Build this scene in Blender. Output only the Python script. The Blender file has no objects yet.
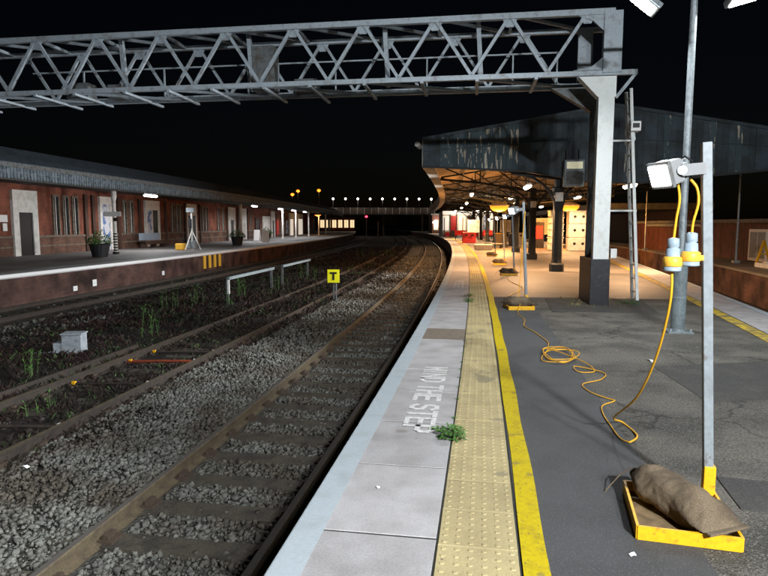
import bpy, math, random
import numpy as np
from mathutils import Vector, Matrix
random.seed(7); rng = np.random.default_rng(7)
scn = bpy.context.scene
col = scn.collection
R = math.radians

# ---------------------------------------------------------------- camera, night sky, exposure
cam = bpy.data.cameras.new('camera'); camo = bpy.data.objects.new('camera', cam); col.objects.link(camo)
cam.sensor_width = 36; cam.lens = 36 * 605 / 768; cam.clip_start = .05; cam.clip_end = 6000
camo.location = (0, 0, 1.6); camo.rotation_euler = (R(90) - math.atan(63 / 605), 0, 0)
scn.camera = camo
w = bpy.data.worlds.new('World'); scn.world = w; w.use_nodes = True
nt = w.node_tree; bg = nt.nodes['Background']
sk = nt.nodes.new('ShaderNodeTexSky'); sk.sky_type = 'NISHITA'; sk.sun_disc = False
sk.sun_elevation = R(4); sk.sun_rotation = R(200)
tint = nt.nodes.new('ShaderNodeMix'); tint.data_type = 'RGBA'; tint.blend_type = 'MULTIPLY'
tint.inputs[0].default_value = 1; tint.inputs[7].default_value = (.62, .66, 1, 1)
nt.links.new(sk.outputs[0], tint.inputs[6]); nt.links.new(tint.outputs[2], bg.inputs[0])
bg.inputs[1].default_value = .0011
sun = bpy.data.lights.new('fill_sun', 'SUN'); sun.energy = .006; sun.angle = R(.5); sun.color = (.8, .88, 1)  # faint bluish sun added as ambient fill
suno = bpy.data.objects.new('fill_sun', sun); col.objects.link(suno); suno.rotation_euler = (R(50), 0, R(200))
scn.view_settings.view_transform = 'Standard'; scn.view_settings.look = 'None'
scn.view_settings.exposure = 0; scn.view_settings.gamma = 1
scn.cycles.use_denoising = True; scn.cycles.max_bounces = 6; scn.cycles.diffuse_bounces = 3
scn.cycles.sample_clamp_indirect = 6
GAIN = 1.0

# ---------------------------------------------------------------- the curve of the line: s metres along the platform edge, u metres to its left
X0, Y0, TH0, K = -0.542, 2.621, 0.16204, 0.001507
def head(s): return TH0 - K * s
def W(s, u, z=0.0):
    t = head(s)
    return Vector((X0 + (math.cos(t) - math.cos(TH0)) / K - u * math.cos(t), Y0 + (math.sin(TH0) - math.sin(t)) / K + u * math.sin(t), z))
def srange(a, b, near=.5, far=3.0, brk=40):
    o = [a]
    while o[-1] < b - 1e-6: o.append(min(b, o[-1] + (near if o[-1] < brk else far)))
    return o

# ---------------------------------------------------------------- materials
MATS = {}
def mat(name, c, c2=None, rough=.75, metal=0, sc=6, lo=.45, hi=.65, var=.25, vs=40, bump=0, bs=80, bd=.01, ov=0, iv=0, emit=None, es=0, spec=.3, stretch=None, trans=0, speck=None, crack=None, chip=None):
    m = bpy.data.materials.new(name); m.use_nodes = True; MATS[name] = m
    n, l = m.node_tree.nodes, m.node_tree.links; b = n['Principled BSDF']
    b.inputs['Roughness'].default_value = rough; b.inputs['Metallic'].default_value = metal
    b.inputs['Specular IOR Level'].default_value = spec
    if trans: b.inputs['Transmission Weight'].default_value = trans
    geo = n.new('ShaderNodeNewGeometry'); vec = geo.outputs['Position']
    if stretch:
        mp = n.new('ShaderNodeMapping'); mp.inputs['Scale'].default_value = stretch; l.new(vec, mp.inputs[0]); vec = mp.outputs[0]
    def noise(scale, det=4):
        t = n.new('ShaderNodeTexNoise'); t.inputs['Scale'].default_value = scale; t.inputs['Detail'].default_value = det; l.new(vec, t.inputs['Vector']); return t.outputs['Fac']
    def mix(mode, fac, a, bb):
        x = n.new('ShaderNodeMix'); x.data_type = 'RGBA'; x.blend_type = mode
        for k, v in ((0, fac), (6, a), (7, bb)):
            if hasattr(v, 'is_output'): l.new(v, x.inputs[k])
            else: x.inputs[k].default_value = v
        return x.outputs[2]
    def rampv(src, lo_, hi_, a, bb):
        x = n.new('ShaderNodeMapRange'); x.inputs[1].default_value = lo_; x.inputs[2].default_value = hi_; x.inputs[3].default_value = a; x.inputs[4].default_value = bb; l.new(src, x.inputs[0]); return x.outputs[0]
    out = (*c, 1)
    if c2: out = mix('MIX', rampv(noise(sc), lo, hi, 0, 1), (*c, 1), (*c2, 1))
    if var: out = mix('MULTIPLY', 1.0, out, rampv(noise(vs), .3, .7, 1 - var, 1 + var))
    def voro(scale, feat, warp=0):
        x = n.new('ShaderNodeTexVoronoi'); x.feature = feat; x.inputs['Scale'].default_value = scale; src = geo.outputs['Position']
        if warp:
            nn = n.new('ShaderNodeTexNoise'); nn.inputs['Scale'].default_value = 5; nn.inputs['Detail'].default_value = 5; l.new(src, nn.inputs['Vector'])
            vm = n.new('ShaderNodeVectorMath'); vm.operation = 'MULTIPLY_ADD'; l.new(nn.outputs['Color'], vm.inputs[0]); vm.inputs[1].default_value = (warp,) * 3; l.new(src, vm.inputs[2]); src = vm.outputs[0]
        l.new(src, x.inputs['Vector']); return x.outputs['Distance']
    for sc_, th_, cc_ in (speck or ()): out = mix('MIX', rampv(voro(sc_, 'F1'), th_, th_ * 1.35, .8, 0), out, (*cc_, 1))
    for sc_, wd_, dk_ in (crack or ()): out = mix('MULTIPLY', 1.0, out, rampv(voro(sc_, 'DISTANCE_TO_EDGE', .25), 0, wd_, dk_, 1))
    for sc_, th_, cc_ in (chip or ()): out = mix('MIX', rampv(noise(sc_, 8), th_, th_ + .03, 0, .85), out, (*cc_, 1))
    if ov:
        oi = n.new('ShaderNodeObjectInfo'); out = mix('MULTIPLY', 1.0, out, rampv(oi.outputs['Random'], 0, 1, 1 - ov, 1 + ov))
    if iv: out = mix('MULTIPLY', 1.0, out, rampv(geo.outputs['Random Per Island'], 0, 1, 1 - iv, 1 + iv))
    if hasattr(out, 'is_output'): l.new(out, b.inputs['Base Color'])
    else: b.inputs['Base Color'].default_value = out
    if bump:
        bn = n.new('ShaderNodeBump'); bn.inputs['Strength'].default_value = bump; bn.inputs['Distance'].default_value = bd
        l.new(noise(bs, 3), bn.inputs['Height']); l.new(bn.outputs[0], b.inputs['Normal'])
    if emit: b.inputs['Emission Color'].default_value = (*emit, 1); b.inputs['Emission Strength'].default_value = es
    return m
def brick(name, c, c2, mortar, axis='y', var=.5):
    m = mat(name, c, var=0, rough=.9); n, l = m.node_tree.nodes, m.node_tree.links; b = n['Principled BSDF']
    geo = n.new('ShaderNodeNewGeometry'); sp = n.new('ShaderNodeSeparateXYZ'); cb = n.new('ShaderNodeCombineXYZ')
    l.new(geo.outputs['Position'], sp.inputs[0]); l.new(sp.outputs[axis.upper()], cb.inputs[0]); l.new(sp.outputs['Z'], cb.inputs[1])
    t = n.new('ShaderNodeTexBrick'); l.new(cb.outputs[0], t.inputs['Vector'])
    t.inputs['Scale'].default_value = 1; t.inputs['Brick Width'].default_value = .225; t.inputs['Row Height'].default_value = .075; t.inputs['Mortar Size'].default_value = .006
    t.inputs['Color1'].default_value = (*c, 1); t.inputs['Color2'].default_value = (*c2, 1); t.inputs['Mortar'].default_value = (*mortar, 1)
    no = n.new('ShaderNodeTexNoise'); no.inputs['Scale'].default_value = 1.1; no.inputs['Detail'].default_value = 6; l.new(geo.outputs['Position'], no.inputs['Vector'])
    mr = n.new('ShaderNodeMapRange'); mr.inputs[1].default_value = .35; mr.inputs[2].default_value = .65; mr.inputs[3].default_value = 1 - var; mr.inputs[4].default_value = 1 + var * .5; l.new(no.outputs['Fac'], mr.inputs[0])
    x = n.new('ShaderNodeMix'); x.data_type = 'RGBA'; x.blend_type = 'MULTIPLY'; x.inputs[0].default_value = 1; l.new(t.outputs['Color'], x.inputs[6]); l.new(mr.outputs[0], x.inputs[7])
    l.new(x.outputs[2], b.inputs['Base Color'])
    bn = n.new('ShaderNodeBump'); bn.inputs['Strength'].default_value = .6; bn.inputs['Distance'].default_value = .01; bn.invert = True; l.new(t.outputs['Fac'], bn.inputs['Height']); l.new(bn.outputs[0], b.inputs['Normal'])
    return m
mat('earth', (.016, .011, .0095), (.008, .007, .006), sc=1.5, bump=.8, bs=20, bd=.03)
mat('ballast_base', (.075, .07, .06), (.04, .038, .033), sc=18, lo=.4, hi=.6, bump=1, bs=30, bd=.03)
mat('stone', (.1, .099, .087), (.052, .044, .034), sc=1.4, lo=.42, hi=.6, iv=.35, var=.2, rough=.85)
mat('stone_brown', (.034, .025, .02), (.018, .015, .013), sc=2.2, iv=.6, rough=.9)
mat('concrete_slab', (.41, .395, .4), (.3, .285, .28), sc=3.5, lo=.4, hi=.72, var=.12, vs=90, bump=.25, bs=160, bd=.004, ov=.07, speck=[(3.5, .025, (.16, .15, .15)), (9, .05, (.28, .27, .27))], chip=[(1.7, .66, (.24, .22, .2))])
mat('concrete_patch', (.2, .165, .13), (.16, .13, .1), sc=12, var=.15, bump=.3, bs=120)
mat('white_paint', (.4, .45, .485), (.34, .37, .385), sc=5, lo=.5, hi=.8, var=.06, vs=60, bump=.1, bs=150, rough=.6)
mat('letter_paint', (.68, .67, .66), (.5, .48, .47), sc=30, lo=.42, hi=.66, var=.08)
mat('tactile', (.42, .345, .18), (.35, .285, .15), sc=5, lo=.4, hi=.7, var=.12, vs=70, bump=.2, bs=150, bd=.004, ov=.1, chip=[(2.3, .6, (.25, .21, .13))], speck=[(4, .03, (.15, .13, .1))])
mat('yellow_paint', (.49, .375, .004), (.37, .28, .012), sc=11, lo=.5, hi=.72, var=.1, spec=.1, bump=.2, bs=140, rough=.6, chip=[(55, .64, (.09, .085, .07)), (7, .63, (.27, .21, .04))])
mat('yellow_worn', (.5, .36, .04), (.2, .16, .08), sc=5, lo=.45, hi=.6)
mat('tarmac_new', (.07, .071, .073), (.055, .055, .056), sc=1.7, var=.45, vs=230, bump=.7, bs=230, bd=.005, rough=.85, speck=[(2.6, .03, (.16, .16, .155)), (75, .22, (.11, .11, .11))])
mat('tarmac_old', (.125, .116, .1), (.062, .06, .053), sc=1.6, lo=.4, hi=.62, var=.5, vs=70, bump=1, bs=110, bd=.012, rough=.9, speck=[(2.2, .04, (.2, .19, .18)), (55, .25, (.19, .18, .16))], crack=[(.55, .012, .45)])
mat('paving_far', (.17, .155, .135), (.125, .112, .1), sc=.8, var=.2, vs=30, bump=.2, rough=.6)
mat('dark_patch', (.058, .057, .054), (.072, .07, .064), sc=3, var=.4, vs=90, bump=.8, bs=120, bd=.01, rough=.9)
mat('left_paving', (.22, .21, .2), (.16, .15, .14), sc=.9, var=.2, vs=25, bump=.2)
mat('joint_dirt', (.03, .03, .025))
brick('brick_wall', (.27, .08, .046), (.2, .065, .04), (.13, .09, .07))
brick('brick_plinth', (.17, .085, .055), (.12, .06, .045), (.13, .1, .08))
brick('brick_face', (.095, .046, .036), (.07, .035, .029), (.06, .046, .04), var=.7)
mat('sleeper', (.06, .052, .04), (.036, .032, .026), sc=6, var=.3, bump=.4, bs=60, stretch=(1, 1, 1))
mat('rail_rust', (.085, .066, .04), (.06, .045, .03), sc=9, var=.2, rough=.7)
mat('rail_dark', (.035, .026, .02), (.022, .018, .015), sc=9, var=.2, rough=.7)
mat('rail_head', (.3, .27, .24), rough=.4, metal=.8, var=.1)
mat('chair_iron', (.05, .035, .025), rough=.8)
mat('gantry_steel', (.3, .35, .39), (.18, .18, .18), sc=7, lo=.52, hi=.75, var=.15, rough=.55)
mat('gantry_dark', (.12, .135, .14), (.08, .07, .06), sc=7, rough=.6)
mat('column_white', (.6, .63, .62), (.5, .5, .48), sc=8, lo=.5, hi=.75, var=.05, rough=.5)
mat('black_paint', (.012, .013, .017), (.03, .028, .025), sc=14, lo=.55, hi=.7, rough=.45)
mat('pale_metal', (.23, .26, .28), (.18, .2, .21), sc=12, rough=.45, metal=.1, var=.08)
mat('pole_white', (.21, .235, .25), (.165, .18, .19), sc=9, lo=.5, hi=.7, rough=.5, metal=.05, var=.1, chip=[(16, .66, (.14, .13, .12))])
mat('galv', (.3, .34, .36), (.22, .25, .27), sc=10, rough=.45, metal=.4)
mat('grey_paint', (.19, .235, .25), (.15, .18, .19), sc=6, rough=.5)
mat('flood_grey', (.2, .205, .21), rough=.4, var=.06)
mat('tray_yellow', (.72, .38, .01), (.4, .2, .02), sc=22, lo=.58, hi=.7, var=.1, rough=.5)
mat('plywood', (.2, .14, .075), (.12, .085, .05), sc=20, var=.2)
mat('hessian', (.14, .105, .068), (.055, .038, .025), sc=3.2, lo=.42, hi=.62, var=.3, vs=150, bump=.7, bs=220, bd=.004, rough=.95)
mat('cable', (.72, .37, .02), var=.05, rough=.45)
mat('plug_grey', (.27, .34, .4), var=.1, rough=.4)
mat('plug_yellow', (.75, .42, .05), var=.1, rough=.4)
mat('lens_white', (.9, .9, .9), emit=(.94, .98, 1), es=35)
mat('lens_column', (.9, .9, .9), emit=(1, .97, .88), es=60)
mat('tube_white', (.9, .9, .9), emit=(.95, .97, 1), es=14)
mat('tube_warm', (.9, .9, .9), emit=(1, .86, .66), es=16)
mat('sodium', (.4, .14, .03), emit=(1, .25, .013), es=2.3)
mat('globe', (.9, .9, .9), emit=(1, .93, .86), es=6)
mat('signal_red', (.5, .02, .02), emit=(1, .03, .06), es=9)
mat('lit_window', (.8, .7, .5), emit=(1, .72, .4), es=1.1)
mat('lit_white', (.8, .8, .8), emit=(1, .9, .76), es=.55)
mat('gable_board', (.058, .082, .1), (.038, .048, .052), sc=2, lo=.4, hi=.6, var=.2, ov=.18, rough=.7)
mat('gable_peeled', (.075, .105, .12), (.5, .46, .37), sc=2.6, lo=.565, hi=.6, var=.2, ov=.15, rough=.9, spec=.1, stretch=(5, 5, .8))
mat('canopy_iron', (.028, .03, .03), rough=.6)
mat('canopy_ceiling', (.34, .28, .21), (.22, .18, .13), sc=3, var=.2)
mat('canopy_roof', (.07, .08, .09), (.045, .05, .055), sc=2)
mat('eave_board', (.5, .45, .38), (.32, .28, .23), sc=5)
mat('roof_slate', (.06, .08, .1), (.04, .055, .07), sc=3, var=.3)
mat('valance', (.14, .175, .2), (.06, .08, .095), sc=6, iv=.2)
mat('soffit', (.05, .05, .048))
mat('off_white', (.72, .7, .66), (.58, .56, .52), sc=4, var=.1)
mat('dark_door', (.025, .02, .022), rough=.5)
mat('window_glass', (.02, .022, .026), rough=.15, spec=.6)
mat('stone_trim', (.19, .16, .125), (.11, .09, .07), sc=6)
mat('poster', (.55, .56, .6), (.12, .2, .4), sc=2.5, lo=.5, hi=.56)
mat('poster_pale', (.62, .6, .57), (.4, .33, .3), sc=6, lo=.5, hi=.6)
mat('sign_white', (.75, .75, .74), var=.05)
mat('sign_yellow', (.95, .9, .01), var=.04, rough=.5)
mat('black', (.01, .01, .01), rough=.5)
mat('leaf', (.075, .19, .035), (.05, .12, .025), sc=30, iv=.5, rough=.6)
mat('stalk_green', (.05, .09, .025), (.035, .06, .018), sc=10, iv=.4)
mat('dry_weed', (.022, .01, .008), (.011, .01, .006), sc=1.4, lo=.42, hi=.58, iv=.6, rough=.9)
mat('dry_grass', (.2, .16, .07), (.1, .1, .04), sc=4, iv=.5)
mat('planter_black', (.02, .02, .022), rough=.6)
mat('bench_blue', (.3, .38, .48), rough=.5)
mat('wood_dark', (.07, .04, .03))
mat('red_paint', (.5, .03, .03), rough=.5)
mat('red_boards', (.085, .03, .024), (.055, .022, .019), sc=3, ov=.15)
mat('grey_roof', (.11, .12, .125), (.08, .085, .09), sc=3)
mat('crate_white', (.62, .57, .5), (.5, .45, .38), sc=5, ov=.06)
mat('box_grey', (.3, .33, .36), (.22, .24, .26), sc=8)
mat('orange_rod', (.17, .036, .016), rough=.6)
mat('litter_white', (.75, .75, .75), rough=.5)
mat('bridge_steel', (.2, .17, .15), (.12, .1, .1), sc=4)
mat('tree_dark', (.02, .03, .015), iv=.5)
mat('display_lit', (.6, .6, .4), emit=(.9, .85, .6), es=.35)

# ---------------------------------------------------------------- mesh builder
class MB:
    def __init__(s): s.v = []; s.f = []
    def add(s, vs, fs):
        o = len(s.v); s.v += [tuple(p) for p in vs]; s.f += [tuple(i + o for i in f) for f in fs]; return s
    def box(s, c, size, rz=0, m=None):
        hx, hy, hz = size[0] / 2, size[1] / 2, size[2] / 2; M = m or Matrix.Rotation(rz, 3, 'Z'); c = Vector(c)
        vs = [c + M @ Vector((a * hx, b * hy, d * hz)) for d in (-1, 1) for a, b in ((-1, -1), (1, -1), (1, 1), (-1, 1))]
        return s.add(vs, [(3, 2, 1, 0), (4, 5, 6, 7), (0, 1, 5, 4), (1, 2, 6, 5), (2, 3, 7, 6), (3, 0, 4, 7)])
    def bar(s, p, q, w, h=None, up=(0, 0, 1)):
        p, q = Vector(p), Vector(q); d = q - p; L = d.length
        if L < 1e-6: return s
        y = d / L; x = y.cross(Vector(up))
        if x.length < 1e-4: x = y.cross(Vector((1, 0, 0)))
        x.normalize(); z = x.cross(y)
        return s.box((p + q) / 2, (w, L, h or w), m=Matrix((x, y, z)).transposed())
    def tube(s, pts, r, n=8, cap=True):
        pts = [Vector(p) for p in pts]; rs = r if isinstance(r, (list, tuple)) else [r] * len(pts); o = len(s.v); ref = Vector((.13, .21, .97))
        for i, p in enumerate(pts):
            d = (pts[min(i + 1, len(pts) - 1)] - pts[max(i - 1, 0)]).normalized()
            if abs(d.dot(ref)) > .98: ref = Vector((1, .1, 0))
            x = d.cross(ref).normalized(); y = d.cross(x)
            for k in range(n):
                a = 2 * math.pi * k / n; s.v.append(tuple(p + (x * math.cos(a) + y * math.sin(a)) * rs[i]))
        for i in range(len(pts) - 1):
            for k in range(n):
                a, b = o + i * n + k, o + i * n + (k + 1) % n; s.f.append((a, b, b + n, a + n))
        if cap: s.f.append(tuple(o + k for k in range(n))[::-1]); s.f.append(tuple(o + (len(pts) - 1) * n + k for k in range(n)))
        return s
    def lathe(s, prof, c=(0, 0, 0), n=16):
        o = len(s.v)
        for r, z in prof:
            for k in range(n): a = 2 * math.pi * k / n; s.v.append((c[0] + r * math.cos(a), c[1] + r * math.sin(a), c[2] + z))
        for i in range(len(prof) - 1):
            for k in range(n): a, b = o + i * n + k, o + i * n + (k + 1) % n; s.f.append((a, b, b + n, a + n))
        s.f.append(tuple(o + k for k in range(n))[::-1]); s.f.append(tuple(o + (len(prof) - 1) * n + k for k in range(n)))
        return s
    def prism(s, poly, vec):
        n = len(poly); a = [Vector(p) for p in poly]; b = [p + Vector(vec) for p in a]
        return s.add(a + b, [tuple(range(n))[::-1], tuple(range(n, 2 * n))] + [(i, (i + 1) % n, n + (i + 1) % n, n + i) for i in range(n)])
    def sweep(s, prof, ss, closed=True, cap=True):      # prof: list of (u,z) or function of s
        o = len(s.v); n = None
        for x in ss:
            pr = prof(x) if callable(prof) else prof; n = len(pr)
            for u, z in pr: s.v.append(tuple(W(x, u, z)))
        m = n if closed else n - 1
        for i in range(len(ss) - 1):
            for k in range(m): a, b = o + i * n + k, o + i * n + (k + 1) % n; s.f.append((a, a + n, b + n, b))
        if closed and cap: s.f.append(tuple(o + k for k in range(n))); s.f.append(tuple(o + (len(ss) - 1) * n + k for k in range(n))[::-1])
        return s
    def mesh(s, name, m, smooth=False):
        me = bpy.data.meshes.new(name); me.from_pydata([tuple(v) for v in s.v], [], s.f); me.materials.append(MATS[m])
        if smooth: me.shade_smooth()
        me.update(); return me
    def build(s, name, m, parent=None, world=False, smooth=False, bevel=0, label=None):
        if world and parent is not None:
            I = RM[parent.name].inverted(); s.v = [tuple(I @ Vector(p)) for p in s.v]
        o = bpy.data.objects.new(name, s.mesh(name, m, smooth)); col.objects.link(o); o.parent = parent
        if bevel:
            b = o.modifiers.new('bevel', 'BEVEL'); b.width = bevel; b.segments = 2; b.limit_method = 'ANGLE'
        if label: o['label'] = label
        return o
RM = {}
def tag(o, label, cat, group=None):
    o['label'] = label; o['category'] = cat
    if group: o['group'] = group
    return o
def struct(o): o['kind'] = 'structure'; return o
def stuff(o): o['kind'] = 'stuff'; return o
def root(name, s, u, z=0.0, rz=0.0, label=None, cat=None, group=None, lone=False):
    o = bpy.data.objects.new(name, None); col.objects.link(o); o.empty_display_size = .2
    o.location = W(s, u, z); o.rotation_euler = (0, 0, -head(s) + rz)
    RM[o.name] = Matrix.Translation(o.location) @ Matrix.Rotation(-head(s) + rz, 4, 'Z')
    if label: tag(o, label, cat, group)
    return o
def place(o, s, u, z=0.0, rz=0.0):
    o.location = W(s, u, z); o.rotation_euler = (0, 0, -head(s) + rz); return o
def dup(o, s, u, z, rz, label, group=None, parent=None):
    def cp(a, par):
        c = a.copy(); col.objects.link(c); c.parent = par
        for k in a.children: cp(k, c)
        return c
    c = cp(o, parent)
    if label: c['label'] = label
    if group: c['group'] = group
    place(c, s, u, z, rz); RM[c.name] = Matrix.Translation(c.location) @ Matrix.Rotation(-head(s) + rz, 4, 'Z')
    return c
def inst(name, me, loc, rz, parent):                      # a piece sharing mesh data, under a world-oriented parent
    o = bpy.data.objects.new(name, me); col.objects.link(o); o.parent = parent
    I = RM[parent.name].inverted() if parent else Matrix(); T = I @ (Matrix.Translation(loc) @ Matrix.Rotation(rz, 4, 'Z'))
    o.location = T.translation; o.rotation_euler = T.to_euler(); return o
def setroot(o): RM[o.name] = Matrix(); return o
def light(parent, kind, loc, energy, color, size=.2, sizey=None, to=(0, 0, -1), spot=120, blend=.6, spread=180):
    l = bpy.data.lights.new('lamp_light', kind); l.energy = energy * GAIN; l.color = color
    if kind == 'AREA':
        l.shape = 'RECTANGLE'; l.size = size; l.size_y = sizey or size; l.spread = R(spread)
    elif kind == 'SPOT': l.spot_size = R(spot); l.spot_blend = blend; l.shadow_soft_size = size
    else: l.shadow_soft_size = size
    o = bpy.data.objects.new('lamp_light', l); col.objects.link(o); o.parent = parent; o.location = loc
    o.rotation_euler = Vector(to).to_track_quat('-Z', 'Y').to_euler(); return o
def wbox(mb, s0, s1, u0, u1, z0, z1, step=2.0):
    n = max(1, int(math.ceil((s1 - s0) / step))); return mb.sweep([(u0, z0), (u1, z0), (u1, z1), (u0, z1)], [s0 + (s1 - s0) * i / n for i in range(n + 1)])

# ---------------------------------------------------------------- the setting
TB = -1.12                                                # top of the track bed
RT = -.91                                                 # top of the rails
MB().box((0, 900, -1.75), (5000, 5000, .5)).build('ground', 'earth').__setitem__('kind', 'structure')
SS = srange(-6, 330)
def sheet(name, m, ua, ub, z, ss=SS, nu=8, amp=0.0):
    mb = MB(); pr = []
    for i in range(nu + 1): pr.append(ua + (ub - ua) * i / nu)
    jit = {}
    def prof(s):
        return [(u, z + (amp * math.sin(u * 3.1 + s * 1.7) * math.cos(s * .9 - u * 1.3) if 0 < i < nu else 0)) for i, u in enumerate(pr)]
    return struct(mb.sweep(prof, ss, closed=False).build(name, m, smooth=True))
sheet('track_bed', 'ballast_base', -.3, 3.8, TB + .025)
sheet('overgrown_track_bed', 'earth', 3.8, 10.7, TB - .01, nu=14, amp=.05)
sheet('far_track_bed', 'ballast_base', 10.7, 14.3, TB)

# ballast stones: one lump of loose stone per bed
ICO = np.array([(-1, -1, -1), (1, -1, -1), (1, 1, -1), (-1, 1, -1), (-1, -1, 1), (1, -1, 1), (1, 1, 1), (-1, 1, 1)]) * .62
ICF = np.array([(0, 2, 1), (0, 3, 2), (4, 5, 6), (4, 6, 7), (0, 1, 5), (0, 5, 4), (1, 2, 6), (1, 6, 5), (2, 3, 7), (2, 7, 6), (3, 0, 4), (3, 4, 7)])
def scatter(name, m, regions, label, keep=None):
    S_, U_, Z_, G_ = [], [], [], []
    for s0, s1, u0, u1, dens, size, z in regions:
        n = int((s1 - s0) * (u1 - u0) * dens); S_.append(rng.uniform(s0, s1, n)); U_.append(rng.uniform(u0, u1, n)); Z_.append(np.full(n, z)); G_.append(size * (.5 + rng.uniform(0, 1, n) ** 2.2 * 1.25))
    S_, U_, Z_, G_ = map(np.concatenate, (S_, U_, Z_, G_))
    if keep is not None: k = keep(S_, U_); S_, U_, Z_, G_ = S_[k], U_[k], Z_[k], G_[k]
    n = len(S_); th = TH0 - K * S_
    P = np.stack([X0 + (np.cos(th) - math.cos(TH0)) / K - U_ * np.cos(th), Y0 + (math.sin(TH0) - np.sin(th)) / K + U_ * np.sin(th), Z_ + G_ * rng.uniform(-.1, .5, n)], 1)
    V = (ICO[None] * rng.uniform(.55, 1.2, (n, 8, 3))) * (G_[:, None, None]) * rng.uniform(.7, 1.3, (n, 1, 3))
    e1 = rng.uniform(-.9, .9, (n, 1)); c1, s1 = np.cos(e1), np.sin(e1); V = np.stack([V[..., 0], V[..., 1] * c1 - V[..., 2] * s1, V[..., 1] * s1 + V[..., 2] * c1], 2)
    a = rng.uniform(0, 6.28, n); c, s = np.cos(a)[:, None], np.sin(a)[:, None]
    V = np.stack([V[..., 0] * c - V[..., 1] * s, V[..., 0] * s + V[..., 1] * c, V[..., 2]], 2) + P[:, None]
    F = (ICF[None] + (np.arange(n) * 8)[:, None, None]).reshape(-1, 3)
    me = bpy.data.meshes.new(name); me.vertices.add(n * 8); me.vertices.foreach_set('co', V.reshape(-1)); me.loops.add(F.size); me.loops.foreach_set('vertex_index', F.reshape(-1))
    me.polygons.add(len(F)); me.polygons.foreach_set('loop_start', np.arange(0, F.size, 3)); me.update(calc_edges=True); me.materials.append(MATS[m])
    o = bpy.data.objects.new(name, me); col.objects.link(o); stuff(o); tag(o, label, 'gravel'); return o
def clear_sleepers(S_, U_):
    on = (np.abs(((S_ + .325) % .65) - .325) < .13) & (U_ > .3) & (U_ < 2.28 + .12 * np.sin(S_ * 7))
    railz = (np.abs(U_ - .73) < .09) | (np.abs(U_ - 2.165) < .09)
    patch = np.sin(U_ * 2.3 + S_ * 1.1) * np.cos(S_ * .8 - U_)
    thin = (U_ > 3.0) & (patch > .55) & (rng.uniform(0, 1, len(S_)) < .6)
    return ~((on & (rng.uniform(0, 1, len(S_)) < .94)) | railz | thin)
scatter('ballast', 'stone', [(.3, 10, .08, 2.3, 900, .024, TB + .044), (.3, 10, 2.3, 4.2, 900, .025, TB + .062), (10, 22, .1, 2.3, 330, .031, TB + .042), (10, 22, 2.3, 4.0, 330, .032, TB + .055), (22, 50, .1, 3.9, 60, .055, TB + .03)], 'loose grey ballast stones on the track beside the white platform edge', clear_sleepers)
scatter('ballast', 'stone_brown', [(1, 14, 3.7, 4.8, 130, .034, TB), (1, 20, 4.8, 10.8, 30, .035, TB - .01), (14, 40, 3.8, 10.8, 12, .045, TB - .01)], 'scattered brown ballast stones among the weeds of the middle track')
scatter('ballast', 'stone', [(9, 24, 9.8, 11.6, 75, .045, TB), (9, 24, 11.9, 13.2, 40, .045, TB), (24, 55, 9.8, 13.4, 18, .06, TB)], 'grey ballast stones along the far track below the brick platform')

# platforms
EDGE = lambda s: -6.25 - (min(max(s, 4), 40) - 10) * .111        # the bay edge of the near platform
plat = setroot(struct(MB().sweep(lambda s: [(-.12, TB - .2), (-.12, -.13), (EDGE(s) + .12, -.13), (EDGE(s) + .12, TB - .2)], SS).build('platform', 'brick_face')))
MB().sweep([(-.75, -.12), (-.03, -.12), (-.03, -.005), (-.75, -.005)], SS).build('slab_bed', 'joint_dirt', plat)
MB().sweep([(-1.17, -.12), (-.751, -.12), (-.751, -.005), (-1.17, -.005)], SS).build('joint_filler', 'joint_dirt', plat)
MB().sweep([(-2.05, -.12), (-1.165, -.12), (-1.165, 0), (-2.05, 0)], srange(-6, 11.2)).build('tarmac_strip', 'tarmac_new', plat)
mb = MB().sweep(lambda s: [(EDGE(s) + .75, -.12), (-2.05, -.12), (-2.05, -.003), (-2.8, .004), (EDGE(s) + 1.6, .004), (EDGE(s) + .75, 0)], srange(-6, 11.2))
mb.build('old_tarmac', 'tarmac_old', plat)
MB().sweep(lambda s: [(EDGE(s) + .75, -.12), (-1.165, -.12), (-1.165, 0), (EDGE(s) + .75, 0)], srange(11.2, 330)).build('far_paving', 'paving_far', plat)
# darker flat patches laid over the old tarmac
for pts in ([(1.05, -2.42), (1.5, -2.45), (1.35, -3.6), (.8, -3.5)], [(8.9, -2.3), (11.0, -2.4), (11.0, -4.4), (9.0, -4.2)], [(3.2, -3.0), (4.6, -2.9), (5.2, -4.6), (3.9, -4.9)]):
    MB().prism([W(a, b, .002) for a, b in pts], (0, 0, .006)).build('dark_patch', 'dark_patch', plat)
# coping slabs, tactile tiles
def slab_mesh(name, m, wx, ly, h, bv=.003):
    hx, hy = wx / 2, ly / 2; mb = MB(); pr = [(-h, 0), (-bv, 0), (0, bv)]
    vs = []; 
    for z, i in pr: vs += [(-hx + i, -hy + i, z), (hx - i, -hy + i, z), (hx - i, hy - i, z), (-hx + i, hy - i, z)]
    fs = [(8, 9, 10, 11)] + [(4 * k + j, 4 * k + (j + 1) % 4, 4 * k + 4 + (j + 1) % 4, 4 * k + 4 + j) for k in range(2) for j in range(4)]
    return mb.add(vs, fs)
sm = slab_mesh('coping_slab', 'concrete_slab', .745, .896, .11).mesh('coping_slab', 'concrete_slab')
smp = slab_mesh('coping_slab', 'concrete_patch', .745, .896, .11).mesh('coping_slab_patched', 'concrete_patch')
s = -5.0; i = 0
while s < 64:
    o = inst('coping_slab', smp if abs(s + .455 - 6.0) < .46 else sm, W(s + .455, -.3725, random.uniform(-.0025, .0015)), -head(s) + random.uniform(-.002, .002), plat)
    if o.data == smp: o['label'] = 'brown stained coping slab'
    s += .91
MB().sweep([(-.745, -.1), (0, -.1), (0, 0), (-.745, 0)], srange(s, 330, 3, 3)).build('far_coping', 'concrete_slab', plat)
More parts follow.
